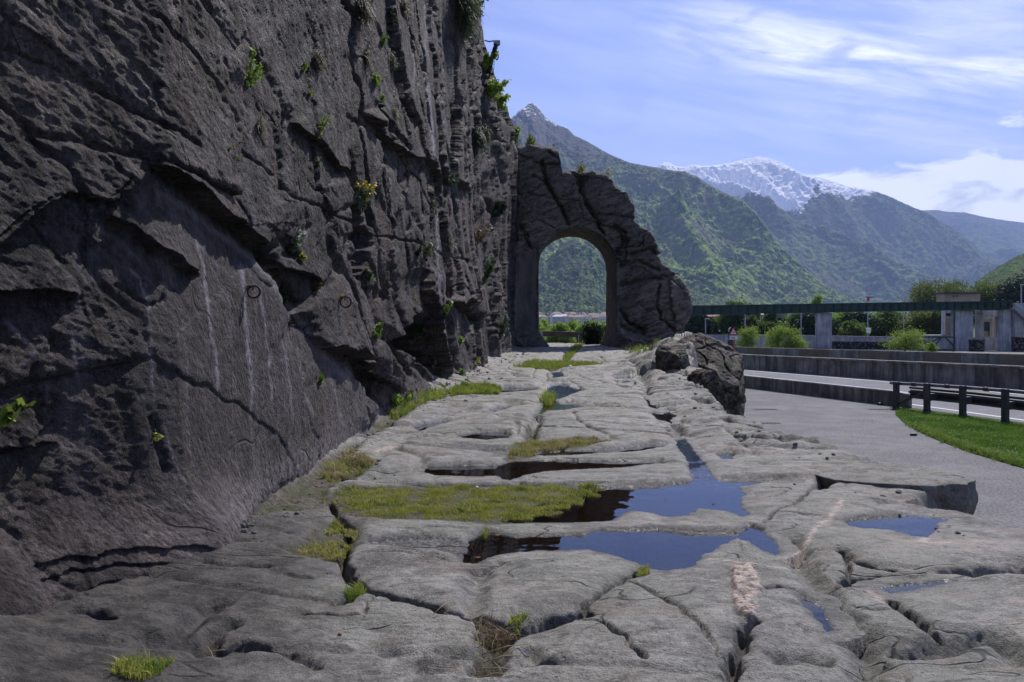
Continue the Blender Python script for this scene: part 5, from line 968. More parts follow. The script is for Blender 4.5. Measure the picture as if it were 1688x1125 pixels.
# row seen through the arch
PL = {}
for k in range(13):
    px = 872+k*11.5+rng.normal()*2.5; tp = 522+rng.random()*9+max(0, (px-960))*.10; c_ = ['tall', 'broad', 'slim'][k % 3]
    PL.setdefault(c_, []).append((px, None)); PL[c_][-1] = (px, tree('poplar', px, tp+4, 0, 40+rng.random()*12, 64+rng.random()*10, 'leaf_poplar', f'{c_} pale green poplar in the row behind the timber rail under the arch', 'poplars behind the timber rail: '+c_, 7500, .19, k, LZ, 'column' if k % 3 != 1 else 'round'))
for c_, l_ in PL.items(): rank(l_, c_+' poplars behind the timber rail')
tree('tree', 967, 529, 0, 13, 52, 'leaf_dark', 'small dark bushy tree in front of the poplars under the arch', None, 2500, .11, 71, LZ)
for px, tp, w_, D, mt, kd_, n_, lb in [
  (1150, 512, 44, 128, 'leaf_dark', 'round', 5000, 'dark evergreen tree beside the arch below the green bridge'), (1181, 534, 16, 118, 'leaf_dark', 'cone', 1800, 'small dark fir in front of the cream house'),
  (1218, 497, 62, 130, 'leaf_mid', 'round', 7000, 'round dark green tree rising above the bridge right of the cream house'), (1240, 519, 22, 122, 'leaf_olive', 'round', 1800, 'slim olive tree beside the round dark tree'),
  (1269, 512, 34, 126, 'leaf_mid', 'column', 3500, 'narrow full tree left of the grey roofed building'), (1262, 530, 26, 118, 'leaf_olive', 'round', 2000, 'low rounded shrub below the narrow full tree'),
  (1318, 513, 44, 130, 'leaf_mid', 'round', 5000, 'loose green tree left of the first bridge pier'), (1334, 516, 40, 122, 'leaf_dark', 'round', 4500, 'dark tree close behind the first bridge pier'), (1352, 487, 30, 150, 'leaf_poplar', 'column', 2500, 'pale poplar top above the bridge over the first pier'),
  (1392, 510, 44, 135, 'leaf_poplar', 'round', 4500, 'pale green tree just right of the first bridge pier'), (1415, 513, 46, 122, 'leaf_dark', 'round', 5000, 'dark green tree behind the lamp post with white box'), (1408, 530, 36, 112, 'leaf_mid', 'round', 3000, 'low green bush right of the first bridge pier'),
  (1462, 510, 62, 124, 'leaf_mid', 'round', 7500, 'wide rounded green tree between lamp post and big olive tree'), (1535, 506, 76, 120, 'leaf_olive', 'round', 10000, 'big olive green tree left of the beige tower'),
  (1548, 462, 92, 170, 'leaf_olive', 'round', 12000, 'large olive crown rising above the bridge left of the beige tower'), (1575, 478, 46, 165, 'leaf_mid', 'round', 4000, 'medium green crown directly behind the beige tower'),
  (1630, 462, 74, 160, 'leaf_olive', 'round', 9000, 'bright olive crown right of the beige tower'), (1684, 454, 70, 150, 'leaf_dark', 'round', 9000, 'dark tall crown at the right edge above the stairs'), (1655, 466, 40, 175, 'leaf_mid', 'round', 3500, 'green crown between the bright olive crown and the dark crown'), (1735, 458, 70, 160, 'leaf_mid', 'round', 4000, 'tree beyond the right edge')]:
    if px > 1700: lb = 'green crown at the far right edge of the tree row'
    tree('tree', px, tp, 0, w_*(1.30 if kd_ == 'round' else 1.15), D, mt, lb, 'trees behind the bridge', int(n_*2.6), .36 if D > 110 else .2, int(px), LZ, kd_)
for px, tp, w_, bs, lb in [(1231, 540, 36, 576, 'young spring green bush standing left of its twin before the low wall'), (1283, 540, 40, 578, 'airy bright green sapling bush left of the bridge pier'), (1308, 543, 36, 578, 'denser bright green bush nearest the bridge pier'), (1493, 545, 54, 582, 'bright green sapling spreading in front of the black pipe'), (1536, 566, 14, 582, 'small bright green sprig right of the black pipe')]:
    tree('sapling', px, tp, bs, w_, 80, 'leaf_bright', lb, 'bright green saplings behind the wall', 5200 if w_ > 20 else 1200, .13, int(px), None, 'open', 'sapling')
hb_ = [('leaf_mid', 'mid green'), ('leaf_dark', 'dark green'), ('leaf_olive', 'olive'), ('leaf_poplar', 'pale green')]
HB = {}
for k in range(30):
    px = 1128+k*14.8+rng.normal()*3; mt, nm_ = hb_[(k*7+k//3) % 4]; o_ = tree('bush', px, 520+rng.random()*9, 0, 40+rng.random()*16, 134+rng.random()*10, mt, nm_+' bush in the thicket seen under the bridge', 'bushes in the thicket under the bridge: '+nm_, 3600, .34, 300+k, LZ, 'round', 'bush', 6); HB.setdefault(nm_, []).append((px, o_))
for nm_, l_ in HB.items(): rank(l_, nm_+' thicket bushes under the bridge')
# dark bushy plant at the right foot of the arch
e = empty('shrub', (xr_-.6, 39.7, 0)); tag(e, 'dark upright shrub growing at the right foot of the arch opening', 'shrub')
g = np.random.default_rng(5); vs, qs, ts, n0 = [], [], [], 0
for k in range(34):
    bx_ = xr_-.60+g.normal()*.20; h_ = .40+g.random()*.80*(1-abs(bx_-xr_+.6)*.5); pts_ = np.c_[np.full(60, bx_)+g.normal(size=60)*.05+np.linspace(0, .15*g.normal(), 60), 39.7+g.normal(size=60)*.15, np.linspace(-.1, h_, 60)]
    v, q, t = blades(pts_, .16, .05, 1.2); vs.append(v); qs.append(q+n0); ts.append(t+n0); n0 += len(v)
mesh_np('foliage', np.concatenate(vs), [np.concatenate(qs), np.concatenate(ts)], MAT['leaf_dark'], e)

# ================================================================== timber rail beyond the arch
e = empty('timber_rail', (3.0, 43.5, -.6)); tag(e, 'weathered timber rail on a flared foot crossing behind the arch opening', 'railing')
y = 43.5; s = y/F; b = MB(); b.beam(P(892, 550.5, y), P(985, 552.5, y-.1), .10, 8.8*s, bev=.02); b.build('plank', MAT['wood'], e)
b = MB(); b.box(P(892, 550.5, y), (5*s, .16, 10*s), bev=.01); b.build('end_cap', MAT['conc_l'], e)
cx_, _, cz_ = P(953.5, 560, y-.25); b = MB(); b.prism([(cx_-4.2*s, cz_-9*s), (cx_+4.2*s, cz_-9*s), (cx_+1.6*s, cz_-2*s), (cx_+4*s, cz_+3*s), (cx_+4*s, cz_+6*s), (cx_-4*s, cz_+6*s), (cx_-4*s, cz_+3*s), (cx_-1.6*s, cz_-2*s)], y-.3, y-.15); b.build('foot', MAT['wood'], e)
b = MB(); b.tube([P(953.5, 570, y-.36), P(953.5, 552, y-.36)], .03); b.build('post', MAT['steel_l'], e)

# ================================================================== walls beside the highway
def wall_run(name, pts, zb, zt, th, mat, label, cope=None, cat='wall', zts=None, panel=False, kind=None):
    e = empty(name, (*pts[0], zb)); tag(e, label, cat, kind=kind); pts = np.array(pts, float); n = len(pts); d = np.gradient(pts, axis=0); d /= np.linalg.norm(d, axis=1)[:, None]; nr_ = np.stack([-d[:, 1], d[:, 0]], -1); zt = np.full(n, zt) if np.ndim(zt) == 0 else np.asarray(zt)
    def run(nm, o0, o1, z0, z1, mt, attrs=None):
        sec = [np.c_[pts+nr_*o0, z0], np.c_[pts+nr_*o0, z1], np.c_[pts+nr_*o1, z1], np.c_[pts+nr_*o1, z0]]; v = np.stack(sec, 1).reshape(-1, 3); q = grid_faces(n, 4, True).tolist()+[(0, 1, 2, 3), (n*4-1, n*4-2, n*4-3, n*4-4)]; return mesh_np(nm, v, np.array(q), mt, e, smooth=False, attrs=attrs)
    z0 = np.full(n, zb)
    if panel:
        L = np.concatenate([[0], np.cumsum(np.hypot(*np.diff(pts, axis=0).T))]); s = np.arange(0, L[-1], 2.6)
        for k in range(len(s)-1):
            a_, b_ = np.array([np.interp(s[k], L, pts[:, 0]), np.interp(s[k], L, pts[:, 1])]), np.array([np.interp(s[k+1]-.03, L, pts[:, 0]), np.interp(s[k+1]-.03, L, pts[:, 1])]); zz = float(np.interp(s[k], L, zt)); dd = (b_-a_)/np.linalg.norm(b_-a_); nn_ = np.array([-dd[1], dd[0]])
            c = (a_+b_)/2; b = MB(); b.box((c[0], c[1], (zb+zz)/2), (np.linalg.norm(b_-a_), th+(.02 if k % 2 else 0), zz-zb), math.atan2(dd[1], dd[0]), bev=.015); mesh_np('wall_panel', np.concatenate(b.v), [np.concatenate(b.q)], mat, e, smooth=False, attrs={'panel': np.full(b.n, (k % 2)*.8)})
        return e
    run('wall_body', -th/2, th/2, z0, zt-(cope[1] if cope else 0), mat)
    if cope: run('coping', -th/2-cope[0], th/2+cope[0], zt-cope[1]+.002, zt, MAT['conc'] if len(cope) < 3 else MAT[cope[2]])
    return e
def lerp_pts(a, b, n): return [tuple(np.array(a)*(1-t)+np.array(b)*t) for t in np.linspace(0, 1, n)]
wall_run('parapet_wall', lerp_pts((8.9, 49.5), H_(1240, 640), 4)[:-1]+lerp_pts(H_(1240, 640), H_(1474.5, 669), 10)+[H_(1499, 672)], LZ-.1, [-1.52]*3+list(np.linspace(-1.55, -1.56, 10))+[-1.62], .26, MAT['conc'], 'low stained concrete wall between the asphalt path and the highway', (.012, .05, 'conc_l'))  # paler coping puts the sunlit top of the wall into its colour
wall_run('retaining_wall', [(8.0, 76), (12, 68)]+lerp_pts(H_(1240, 609), H_(1688, 643), 10)+[(27.4, 30), (28, 14)], LZ-.1, [-1.2, -1.18]+list(np.linspace(-1.15, -1.01, 10))+[-.95, -.9], .4, MAT['conc'], 'long stained retaining wall with a protruding lip beyond the highway', (.10, .12))
wall_run('panel_wall', [(14, 86)]+lerp_pts(P(1240, 0, 75)[:2], P(1688, 0, 58.7)[:2], 6)+[(45, 46)], LZ-.4, [-1.25, -1.22, -1.22, -1.21, -1.2, -1.2, -1.19, -1.15], .3, MAT['conc_p'], 'long wall of grey and brown precast panels behind the retaining wall', panel=True)

# ================================================================== guardrail
e = empty('guardrail', (14.56, 31.3, LZ)); tag(e, 'dark steel guardrail with round top rail between lawn and highway', 'guardrail')
pp = [H_(1477.5, 673.6), H_(1528, 680), H_(1587, 687), H_(1657, 697)]; d = np.array(pp[3])-np.array(pp[2]); pp += [tuple(np.array(pp[3])+d*k) for k in range(1, 9)]; pp = np.array(pp); gh = [1.01, 1.055, 1.07, 1.10]+[1.10]*8
dr = (pp[3]-pp[0])/np.linalg.norm(pp[3]-pp[0]); nr_ = np.array([-dr[1], dr[0]]);  nr_ = nr_ if nr_[0] > 0 else -nr_
for k, (x, y) in enumerate(pp):
    b = MB(); b.box((x, y, LZ+gh[k]/2), (.20, .16, gh[k]), math.atan2(dr[1], dr[0]), bev=.012); po = b.build('post', MAT['steel_d'], e)
    b = MB(); b.box((x, y, LZ+.03), (.34, .30, .02), math.atan2(dr[1], dr[0])); b.tube([(x+.13, y, LZ+.03), (x+.13, y, LZ+.09)], .02, 6); b.tube([(x-.13, y, LZ+.03), (x-.13, y, LZ+.09)], .02, 6); f_ = b.build('base_plate', MAT['steel_d'], e)
    if k:
        c = np.array((x, y))+nr_*.28; b = MB(); b.box((*c, LZ+.55), (.16, .36, .26), math.atan2(nr_[1], nr_[0])+math.pi/2, bev=.01); b.build('spacer', MAT['steel_d'], e)
T3 = [np.array((*(q+nr_*.13), LZ+gh[k]-.07)) for k, q in enumerate(pp)]; T3 = [T3[0]-np.array((*(dr*.42), 0))]+T3
b = MB(); b.tube(T3, .062, 10); b.build('top_rail', MAT['steel_l2'] if 'steel_l2' in MAT else MAT['steel_d'], e, smooth=True)
for k in range(len(pp)-1): m_ = (T3[k+1]+T3[k+2])/2; b = MB(); b.tube([m_-np.array((*(dr*.09), 0)), m_+np.array((*(dr*.09), 0))], .078, 10); b.build('rail_sleeve', MAT['steel_d'], e, smooth=True)
prof = [(0, .0), (.0, .02), (.08, .05), (.08, .11), (0, .145), (0, .175), (.08, .21), (.08, .27), (0, .30), (0, .32)]; lp_ = np.array([pp[0]+dr*.22]+list(pp[1:]))+nr_*.44; V_ = []
for q in lp_:
    for o_, h_ in prof: V_.append((*(q-nr_*o_), LZ+.40+h_))
n = len(prof); V_ = np.array(V_); Vb = V_+np.array([*(nr_*.01), 0]); fq = grid_faces(len(lp_), n); mesh_np('beam_rail', np.concatenate([V_, Vb]), np.concatenate([fq, fq[:, ::-1]+len(V_)]), MAT['steel_d'], e, smooth=False)
b = MB(); q = np.array([pp[0]+dr*.22]+list(pp[1:]))+nr_*.44; b.tube([(*p_, LZ+.80) for p_ in q], .05, 8); b.build('middle_rail', MAT['steel_d'], e, smooth=True)
b = MB(); b.beam((*pp[0], LZ+.10), (*pp[1], LZ+.82), .05, .08); b.build('brace', MAT['steel_d'], e)
for k in range(1, 9): q = lp_[k]-dr*.55; b = MB(); b.tube([(*(q-nr_*.01), LZ+.56), (*(q-nr_*.035), LZ+.56)], .022, 8); b.build('reflector', MAT['steel_l'], e)

# ================================================================== bridge, piers, control building
YA, YB = 105.0, 93.0
def br(px): t = (px-1147)/(1664-1147); return YA+(YB-YA)*t
def BP(px, py, dy=0.0): Y = br(px); x, y, z = P(px, py, Y); return (x, y+dy, z)
topy = lambda px: np.interp(px, [1080, 1147, 1420, 1664], [504.8, 504, 499.6, 496.2]); boty = lambda px: np.interp(px, [1080, 1147, 1420, 1664], [520.6, 519.7, 514.4, 510.2])
e = empty('girder_bridge', BP(1343, 560)); tag(e, 'long dark green steel plate girder bridge on concrete piers', 'bridge')
b = MB(); pxs = np.linspace(1080, 1668, 30); sec = []
for p_ in pxs:
    x, y, zt = BP(p_, topy(p_)); zb_ = BP(p_, boty(p_))[2]
    sec.append([(x, y-.02, zt-.1), (x, y-.02, zb_+.1), (x, y-.22, zb_+.1), (x, y-.22, zb_), (x, y+2.4, zb_), (x, y+2.4, zt), (x, y-.22, zt), (x, y-.22, zt-.1)])
b.add(np.array(sec).reshape(-1, 3), np.concatenate([grid_faces(30, 8, True), [[0, 1, 2, 3], [0, 3, 4, 5], [0, 5, 6, 7]], np.array([[3, 2, 1, 0], [5, 4, 3, 0], [7, 6, 5, 0]])+29*8])); gd = b.build('girder', MAT['steel_g'], e)
MAT['steel_d2'] = plain('stiffener_steel', (.012, .026, .024), .3, 2, .6)
p_ = 1084.0
while p_ < 1666: x, y, zt = BP(p_, topy(p_)); zb_ = BP(p_, boty(p_))[2]; b = MB(); b.box((x, y-.13, (zt+zb_)/2), (.12, .24, zt-zb_-.22)); b.build('stiffener', MAT['steel_d2'], e); p_ += 15.2-(p_-1084)*.0050
MAT['steel_bl'] = plain('dark_bearing', (.012, .014, .016), .3, 4, .6)
def pier(x0, x1, y1, mat, dep=.9, col=None):
    x0 += 3
    a_ = BP(x0, boty(x0)+.5); c_ = BP(x1, boty(x1)+.5); zt = min(a_[2], c_[2]); zb_ = LZ-.3; b = MB(); b.box(((a_[0]+c_[0])/2, a_[1]+dep/2, (zt+zb_)/2), (c_[0]-a_[0], dep, zt-zb_), bev=.04); return b.build('pier', mat, e)
pr = pier(1345, 1375, 572, MAT['conc_l'])
b = MB(); b.box(BP(1348.5, 545, -.12), (.28, .3, 5.2)); b.build('drainpipe', MAT['rust'], pr); b = MB(); b.box(BP(1351, 545, -.14), (.16, .2, 5.2)); b.build('cable_duct', MAT['steel_bl'], pr)
def lattice(x0, x1, y0, y1, n, name, parent, dy=-.25, rr=.045, verts=()):
    b = MB()
    for px in (x0, x1)+tuple(verts): b.tube([BP(px, y0, dy), BP(px, y1, dy)], rr*1.3, 6)
    hh = np.linspace(y0, y1, n+1)
    for k in range(n+1): b.tube([BP(x0, hh[k], dy), BP(x1, hh[k], dy)], rr, 6)
    for k in range(n): b.tube([BP(x0, hh[k+(k % 2 == 0)], dy), BP(x1, hh[k+(k % 2 == 1)], dy)], rr, 6)
    return b.build(name, MAT['steel_g'], parent)
lattice(1349, 1366, 517, 573, 3, 'bracing', pr); b = MB(); b.box(BP(1355, 518.6, -.3), (.55, .5, .5)); b.build('bearing', MAT['steel_bl'], pr)
for x0, x1 in ((1573, 1611), (1651, 1672)):
    pr = pier(x0, x1, 575, MAT['conc_l'], 1.2); b = MB(); cxp = x0+6 if x0 < 1600 else x0+7; b.box(BP(cxp+9, boty(cxp)+2.4, -.3), (.6, .5, .45)); b.build('bearing', MAT['steel_bl'], pr); b = MB(); b.tube([BP(x0+6.5 if x0 < 1600 else x0+1.0, 513, -.2), BP(x0+6.5 if x0 < 1600 else x0+1.0, 580, -.2)], .13, 8); b.build('drainpipe', MAT['steel_bl'], pr)
    if x0 < 1600: lattice(1582, 1597.5, 513, 577, 3, 'bracing', pr); lattice(1598.5, 1612, 513, 577, 3, 'bracing', pr, -.35)
# control building
e = empty('control_building', P(1585, 575, 101)); tag(e, 'grey concrete control building with beige rooftop block behind the bridge end', 'building')
def bx(nm, x0, y0, x1, y1, Y, dep, mat, par=e, bev=.02):
    a_ = P(x0, y0, Y); c_ = P(x1, y1, Y); b = MB(); b.box(((a_[0]+c_[0])/2, Y+dep/2, (a_[2]+c_[2])/2), (abs(c_[0]-a_[0]), dep, abs(a_[2]-c_[2])), bev=bev); return b.build(nm, mat, par)
bx('tower_block', 1557, 484, 1616, 500, 100, 2, MAT['beige']); rf = bx('roof', 1555.5, 481.6, 1617.5, 484.2, 99.7, 2.6, MAT['steel_d'])
for px in (1571.5, 1577): bx('vent', px, 487, px+1.6, 490, 99.95, .1, MAT['black'], bev=0)
bx('wall', 1558.5, 512, 1571.6, 552.6, 99.4, 1.0, MAT['conc_l']); bx('wall_patch', 1558.4, 526, 1566.5, 552, 99.35, .06, MAT['beige'], bev=0); bx('window', 1559.5, 516.6, 1568, 521.4, 99.34, .08, MAT['glass'], bev=0)
bx('ledge', 1512, 552.8, 1573, 554.6, 98.9, 3.2, MAT['conc_l'])
bx('wall', 1611, 512, 1622, 580, 96.2, .5, MAT['conc_l']); bx('wall', 1611.2, 556.2, 1651, 581, 96.0, .5, MAT['conc_l']); bx('wall', 1644, 512, 1651.5, 556, 96.1, .5, MAT['conc_l']); bx('lintel', 1612, 513, 1645, 524, 97.6, .4, MAT['conc_l'])
bx('back_wall', 1612, 520, 1648, 558, 100.5, .3, MAT['beige']); bx('window', 1623, 531, 1634, 546, 100.4, .1, MAT['glass'], bev=0); bx('door', 1631, 540, 1636, 554, 100.3, .1, MAT['steel_g'], bev=0); bx('column', 1635.5, 524, 1638, 556, 97.4, .5, MAT['cream']); bx('beam', 1613, 523.6, 1637, 526, 97.4, .5, MAT['cream'])
b = MB()
for yy_ in (512.5, 516, 519.5): b.tube([P(1615, yy_, 96), P(1644, yy_, 96)], .03, 5)
for k in range(12): b.tube([P(1615+k*2.6, 512.5, 96), P(1615+k*2.6, 520, 96)], .02, 5)
b.build('balcony_railing', MAT['steel_l'], e); bx('balcony', 1613.5, 519.5, 1645, 521.4, 95.8, 1.2, MAT['conc_l'])
# side items around the works
e2 = empty('steel_stairs', P(1680, 575, 92)); tag(e2, 'steep galvanised stairs with handrails at the right edge below the bridge', 'stairs')
for o_ in (0, 4.5):
    b = MB(); b.tube([P(1670, 500+o_, 92), P(1690, 516+o_*1.5, 92)], .05, 6); b.tube([P(1690, 516+o_*1.5, 92), P(1715, 540+o_*1.5, 92)], .05, 6); b.build('handrail', MAT['steel_l'], e2)
b = MB(); b.beam(P(1668, 508, 92.4), P(1715, 552, 92.4), .9, .12); b.build('flight', MAT['steel_l'], e2)
for k in range(10): b = MB(); b.tube([P(1670+k*4.6, 500+k*4, 92), P(1670+k*4.6, 511+k*4.2, 92)], .03, 5); b.build('baluster', MAT['steel_l'], e2)
bx2 = MB(); bx2.box(P(1679, 545, 93.5), (3.4*.5, 1.6, 6.2)); o = bx2.build('concrete_pillar', MAT['conc_l']); tag(o, 'plain concrete pillar standing beside the stairs at the right edge', 'pillar')
def drum(px, y0, y1, w_, Y, lb):
    cx_, cy_, z1_ = P(px, y0, Y); z0_ = LZ-.1; r = w_/2*Y/F; e_ = empty('masonry_drum', (cx_, cy_, z0_)); tag(e_, lb, 'stone drum'); b = MB(); zz = np.linspace(z0_, z1_-.2, 9); b.tube([(cx_, cy_, z) for z in zz], r, 20); b.build('drum_body', MAT['stone'], e_, smooth=True); b = MB(); b.tube([(cx_, cy_, z1_-.198), (cx_, cy_, z1_)], r*1.06, 20); b.build('cap', MAT['stone'], e_)
def stone_material():
    m = M_('rubble_masonry', .9, .15); v = m.vor(3.2, m.scale((1, 1, 1.8))); v2 = m.vor(3.2, m.scale((1, 1, 1.8)), out=1); c = m.mix(m.rng(v2, 0, 1), (.05, .048, .045), (.16, .15, .14)); c = m.mix(m.rng(v, .38, .5), c, (.025, .024, .022)); return m.out(c, None, m.bump(v, .05))
MAT['stone'] = stone_material()
drum(1610, 560, 580, 23, 91, 'dark round masonry drum under the left of the recessed window'); drum(1680, 556, 580, 22, 90, 'dark round masonry drum at the right edge')
e3 = empty('steel_truss', P(1545, 580, 92)); tag(e3, 'green steel gate truss panel between the sapling and the building', 'truss'); y = 92
b = MB()
for a_, c_ in (((1512, 556), (1573, 556)), ((1512, 577), (1575, 577)), ((1524, 568), (1552, 556)), ((1552, 556), (1540, 572)), ((1558, 556), (1574, 572)), ((1573, 512), (1573, 579)), ((1514, 556), (1514, 580))): b.tube([P(*a_, y), P(*c_, y)], .09, 6)
b.build('frame', MAT['steel_g'], e3); b = MB(); b.box(P(1545, 568, y+.5), (4.2, .2, 1.75)); b.build('backing', MAT['conc_l'], e3)
b = MB(); b.tube([P(1515, 560, 90.5), P(1520, 563, 90.5), P(1534, 574, 90.5), P(1540, 580, 90.5)], [.28, .33, .33, .28], 12); o = b.build('black_pipe', MAT['steel_bl'], smooth=True); tag(o, 'thick black pipe slanting down behind the bright sapling', 'pipe')
wall_run('embankment_wall', [P(1095, 0, 104)[:2], P(1250, 0, 103)[:2], P(1400, 0, 101)[:2], P(1515, 0, 99)[:2]], LZ-.2, [-.55, -.5, -.65, -.75], .5, MAT['conc_l'], 'pale concrete embankment wall running behind the saplings', (.06, .12, 'conc_l'))
wall_run('rubble_wall', [P(1372, 0, 99)[:2], P(1440, 0, 98)[:2], P(1515, 0, 96)[:2]], LZ-.2, -1.25, .5, MAT['stone'], 'dark rubble masonry footing below the pale embankment wall')
sheet('yard', [P(1080, 0, 86)[:2], P(1400, 0, 84)[:2], P(1720, 0, 78)[:2], P(1760, 0, 112)[:2], P(1080, 0, 118)[:2]], LZ-.006, MAT['conc'])
# cream house
e = empty('cream_house', P(1177, 552, 140)); tag(e, 'cream house with red tiled roof partly hidden by the bridge', 'house'); Y = 140
bx('wall', 1158, 522, 1192, 575, Y, 8, MAT['cream'], e); b = MB(); hip(b, (P(1175, 0, Y)[0], Y+4), 4.9, 10, P(0, 525.6, Y)[2]+.0, 1.2, 0)
a_ = P(1157, 525.6, Y); c_ = P(1194, 519, Y); b = MB(); b.add([(a_[0]-.4, Y-.6, a_[2]), (c_[0]+.4, Y-.6, a_[2]), (c_[0]-.3, Y+4, c_[2]+.7), (a_[0]+.3, Y+4, c_[2]+.7), (a_[0]-.4, Y+8.6, a_[2]), (c_[0]+.4, Y+8.6, a_[2])], [(0, 1, 2, 3), (3, 2, 5, 4), (0, 4, 5, 1)], [(0, 3, 4), (1, 5, 2)]); b.build('roof', MAT['tile'], e)
for px in (1163.5, 1173, 1182.5):
    for yy_ in (529, 545):
        wn = bx('window', px, yy_, px+5, yy_+7, Y-.06, .1, MAT['glass'], e, 0); bx('shutter', px-.9, yy_, px-.1, yy_+7, Y-.1, .1, MAT['frame'], e, 0)
bx('drainpipe', 1188.6, 526, 1189.8, 560, Y-.15, .14, MAT['steel_l'], e, 0)
for (x0, y0, x1, y1, D, wm, rm, lb) in [(1240, 514.5, 1258, 530, 190, 'conc_l', 'steel_l', 'pale roofed shed glimpsed under the bridge'), (1250, 526, 1260, 545, 160, 'cream', 'tile', 'small house with reddish roof between two trees'), (1283, 513, 1298, 545, 175, 'conc_l', 'tile', 'grey house with reddish brown roof beside the loose green tree')]:
    e = empty('house', P(x0, 550, D)); tag(e, lb, 'house'); bx('wall', x0, y0+4, x1, 570, D, 7, MAT[wm], e); a_ = P(x0-1, y0+4, D); c_ = P(x1+1, y0, D); b = MB(); b.add([(a_[0], D-.5, a_[2]), (c_[0], D-.5, a_[2]), (c_[0], D+3.5, c_[2]), (a_[0], D+3.5, c_[2]), (a_[0], D+7.5, a_[2]), (c_[0], D+7.5, a_[2])], [(0, 1, 2, 3), (3, 2, 5, 4), (0, 4, 5, 1)], [(0, 3, 4), (1, 5, 2)]); b.build('roof', MAT[rm], e)
# street lamps
def lamp(px, top, Y, lb, red=False, boxed=False):
    x, y, zt = P(px, top, Y); e = empty('street_lamp', (x, y, LZ)); tag(e, lb, 'street lamp', 'street lamps behind the bridge'); b = MB(); b.tube([(x, y, LZ), (x, y, zt)], [.10, .06], 8); b.build('pole', MAT['steel_l'], e, smooth=True)
    if red:
        b = MB(); b.box((x+.05, y, zt-.30), (.24, .24, .40)); b.build('housing', MAT['red'], e); b = MB(); b.box((x+.3, y, zt+.02), (.9, .28, .12)); b.build('arm', MAT['frame'], e); b = MB(); b.box((x+.45, y-.1, zt-.3), (.3, .2, .25)); b.build('lamp_head', MAT['white'], e)
    else: b = MB(); b.box((x+.25, y, zt), (.7, .26, .12), bev=.03); b.build('lamp_head', MAT['steel_l'], e)
    if boxed: b = MB(); b.box(P(px+1.2, 545, Y-.2), (.5, .25, .65), bev=.02); b.build('box', MAT['white'], e)
lamp(1430.5, 490.5, 108, 'lamp post with red housing and a white box, rising over the bridge', True, True); lamp(1228.3, 512, 112, 'slim lamp post in front of the round dark tree'); lamp(1320.5, 499, 112, 'slim lamp post left of the first bridge pier'); lamp(1163, 526, 112, 'slim lamp post in front of the cream house'); lamp(1683.5, 470, 100, 'tall lamp post at the right edge beside the stairs'); lamp(1489.5, 495.5, 112, 'lamp head just clearing the middle of the bridge')
# warning sign and mirror
Y = 62.0; s = Y/F; e = empty('warning_sign', P(1212.5, 585, Y)); tag(e, 'red bordered triangular warning sign with white plate above the outcrop', 'road sign'); cx_, _, cz_ = P(1209, 547.5, Y)
b = MB(); b.tube([P(1209.5+1.2, 540, Y+.06), P(1210.7, 600, Y+.06)], .035, 8); b.build('post', MAT['red'], e)
def tri(r, y, nm, mt):
    b = MB(); h_ = r; b.prism([(cx_-.98*h_, cz_-.72*h_), (cx_+.98*h_, cz_-.72*h_), (cx_, cz_+1.02*h_)], y, y+.02); return b.build(nm, mt, e)
tri(.34, Y, 'border', MAT['red']); tri(.225, Y-.024, 'face', MAT['white'])
b = MB(); b.prism([(cx_-.055, cz_-.13), (cx_-.02, cz_-.13), (cx_-.02, cz_-.03), (cx_-.045, cz_+.0), (cx_-.045, cz_+.09), (cx_-.065, cz_+.09), (cx_-.065, cz_+.0)], Y-.034, Y-.026); b.prism([(cx_+.02, cz_-.13), (cx_+.06, cz_-.13), (cx_+.065, cz_+.0), (cx_+.065, cz_+.08), (cx_+.045, cz_+.08), (cx_+.04, cz_+.0), (cx_+.02, cz_-.03)], Y-.034, Y-.026); b.build('symbol', MAT['black'], e)
b = MB(); b.box((cx_+.03, Y, cz_-.44), (.56, .03, .24)); b.build('plate', MAT['white'], e); b = MB(); b.box((cx_-.03, Y-.02, cz_-.43), (.30, .01, .035)); b.box((cx_+.03, Y-.02, cz_-.49), (.18, .01, .03)); b.build('plate_text', MAT['black'], e)
e = empty('traffic_mirror', P(1203, 585, Y)); tag(e, 'tilted round traffic mirror beside the triangular sign', 'traffic mirror'); mcx, mcy, mcz = P(1202.3, 543.5, Y-.4)
ax = np.array([.75, -.55, -.35]); ax /= np.linalg.norm(ax); b = MB(); b.tube([np.array((mcx, mcy, mcz))-ax*.05, np.array((mcx, mcy, mcz)), np.array((mcx, mcy, mcz))+ax*.03], [.10, .19, .185], 20); b.build('mirror_disc', MAT['blueg'], e, smooth=True); b = MB(); b.tube([(mcx-.06, mcy+.05, mcz), (mcx-.06, mcy+.1, LZ)], .03, 8); b.build('post', MAT['steel_d'], e)
e = empty('utility_box', P(1202, 580, 61)); tag(e, 'dark grey cabinet half hidden behind the outcrop below the mirror', 'cabinet'); b = MB(); b.box(P(1204, 571, 61), (.4, .3, 1.0), bev=.02); b.build('cabinet_body', MAT['steel_d'], e)
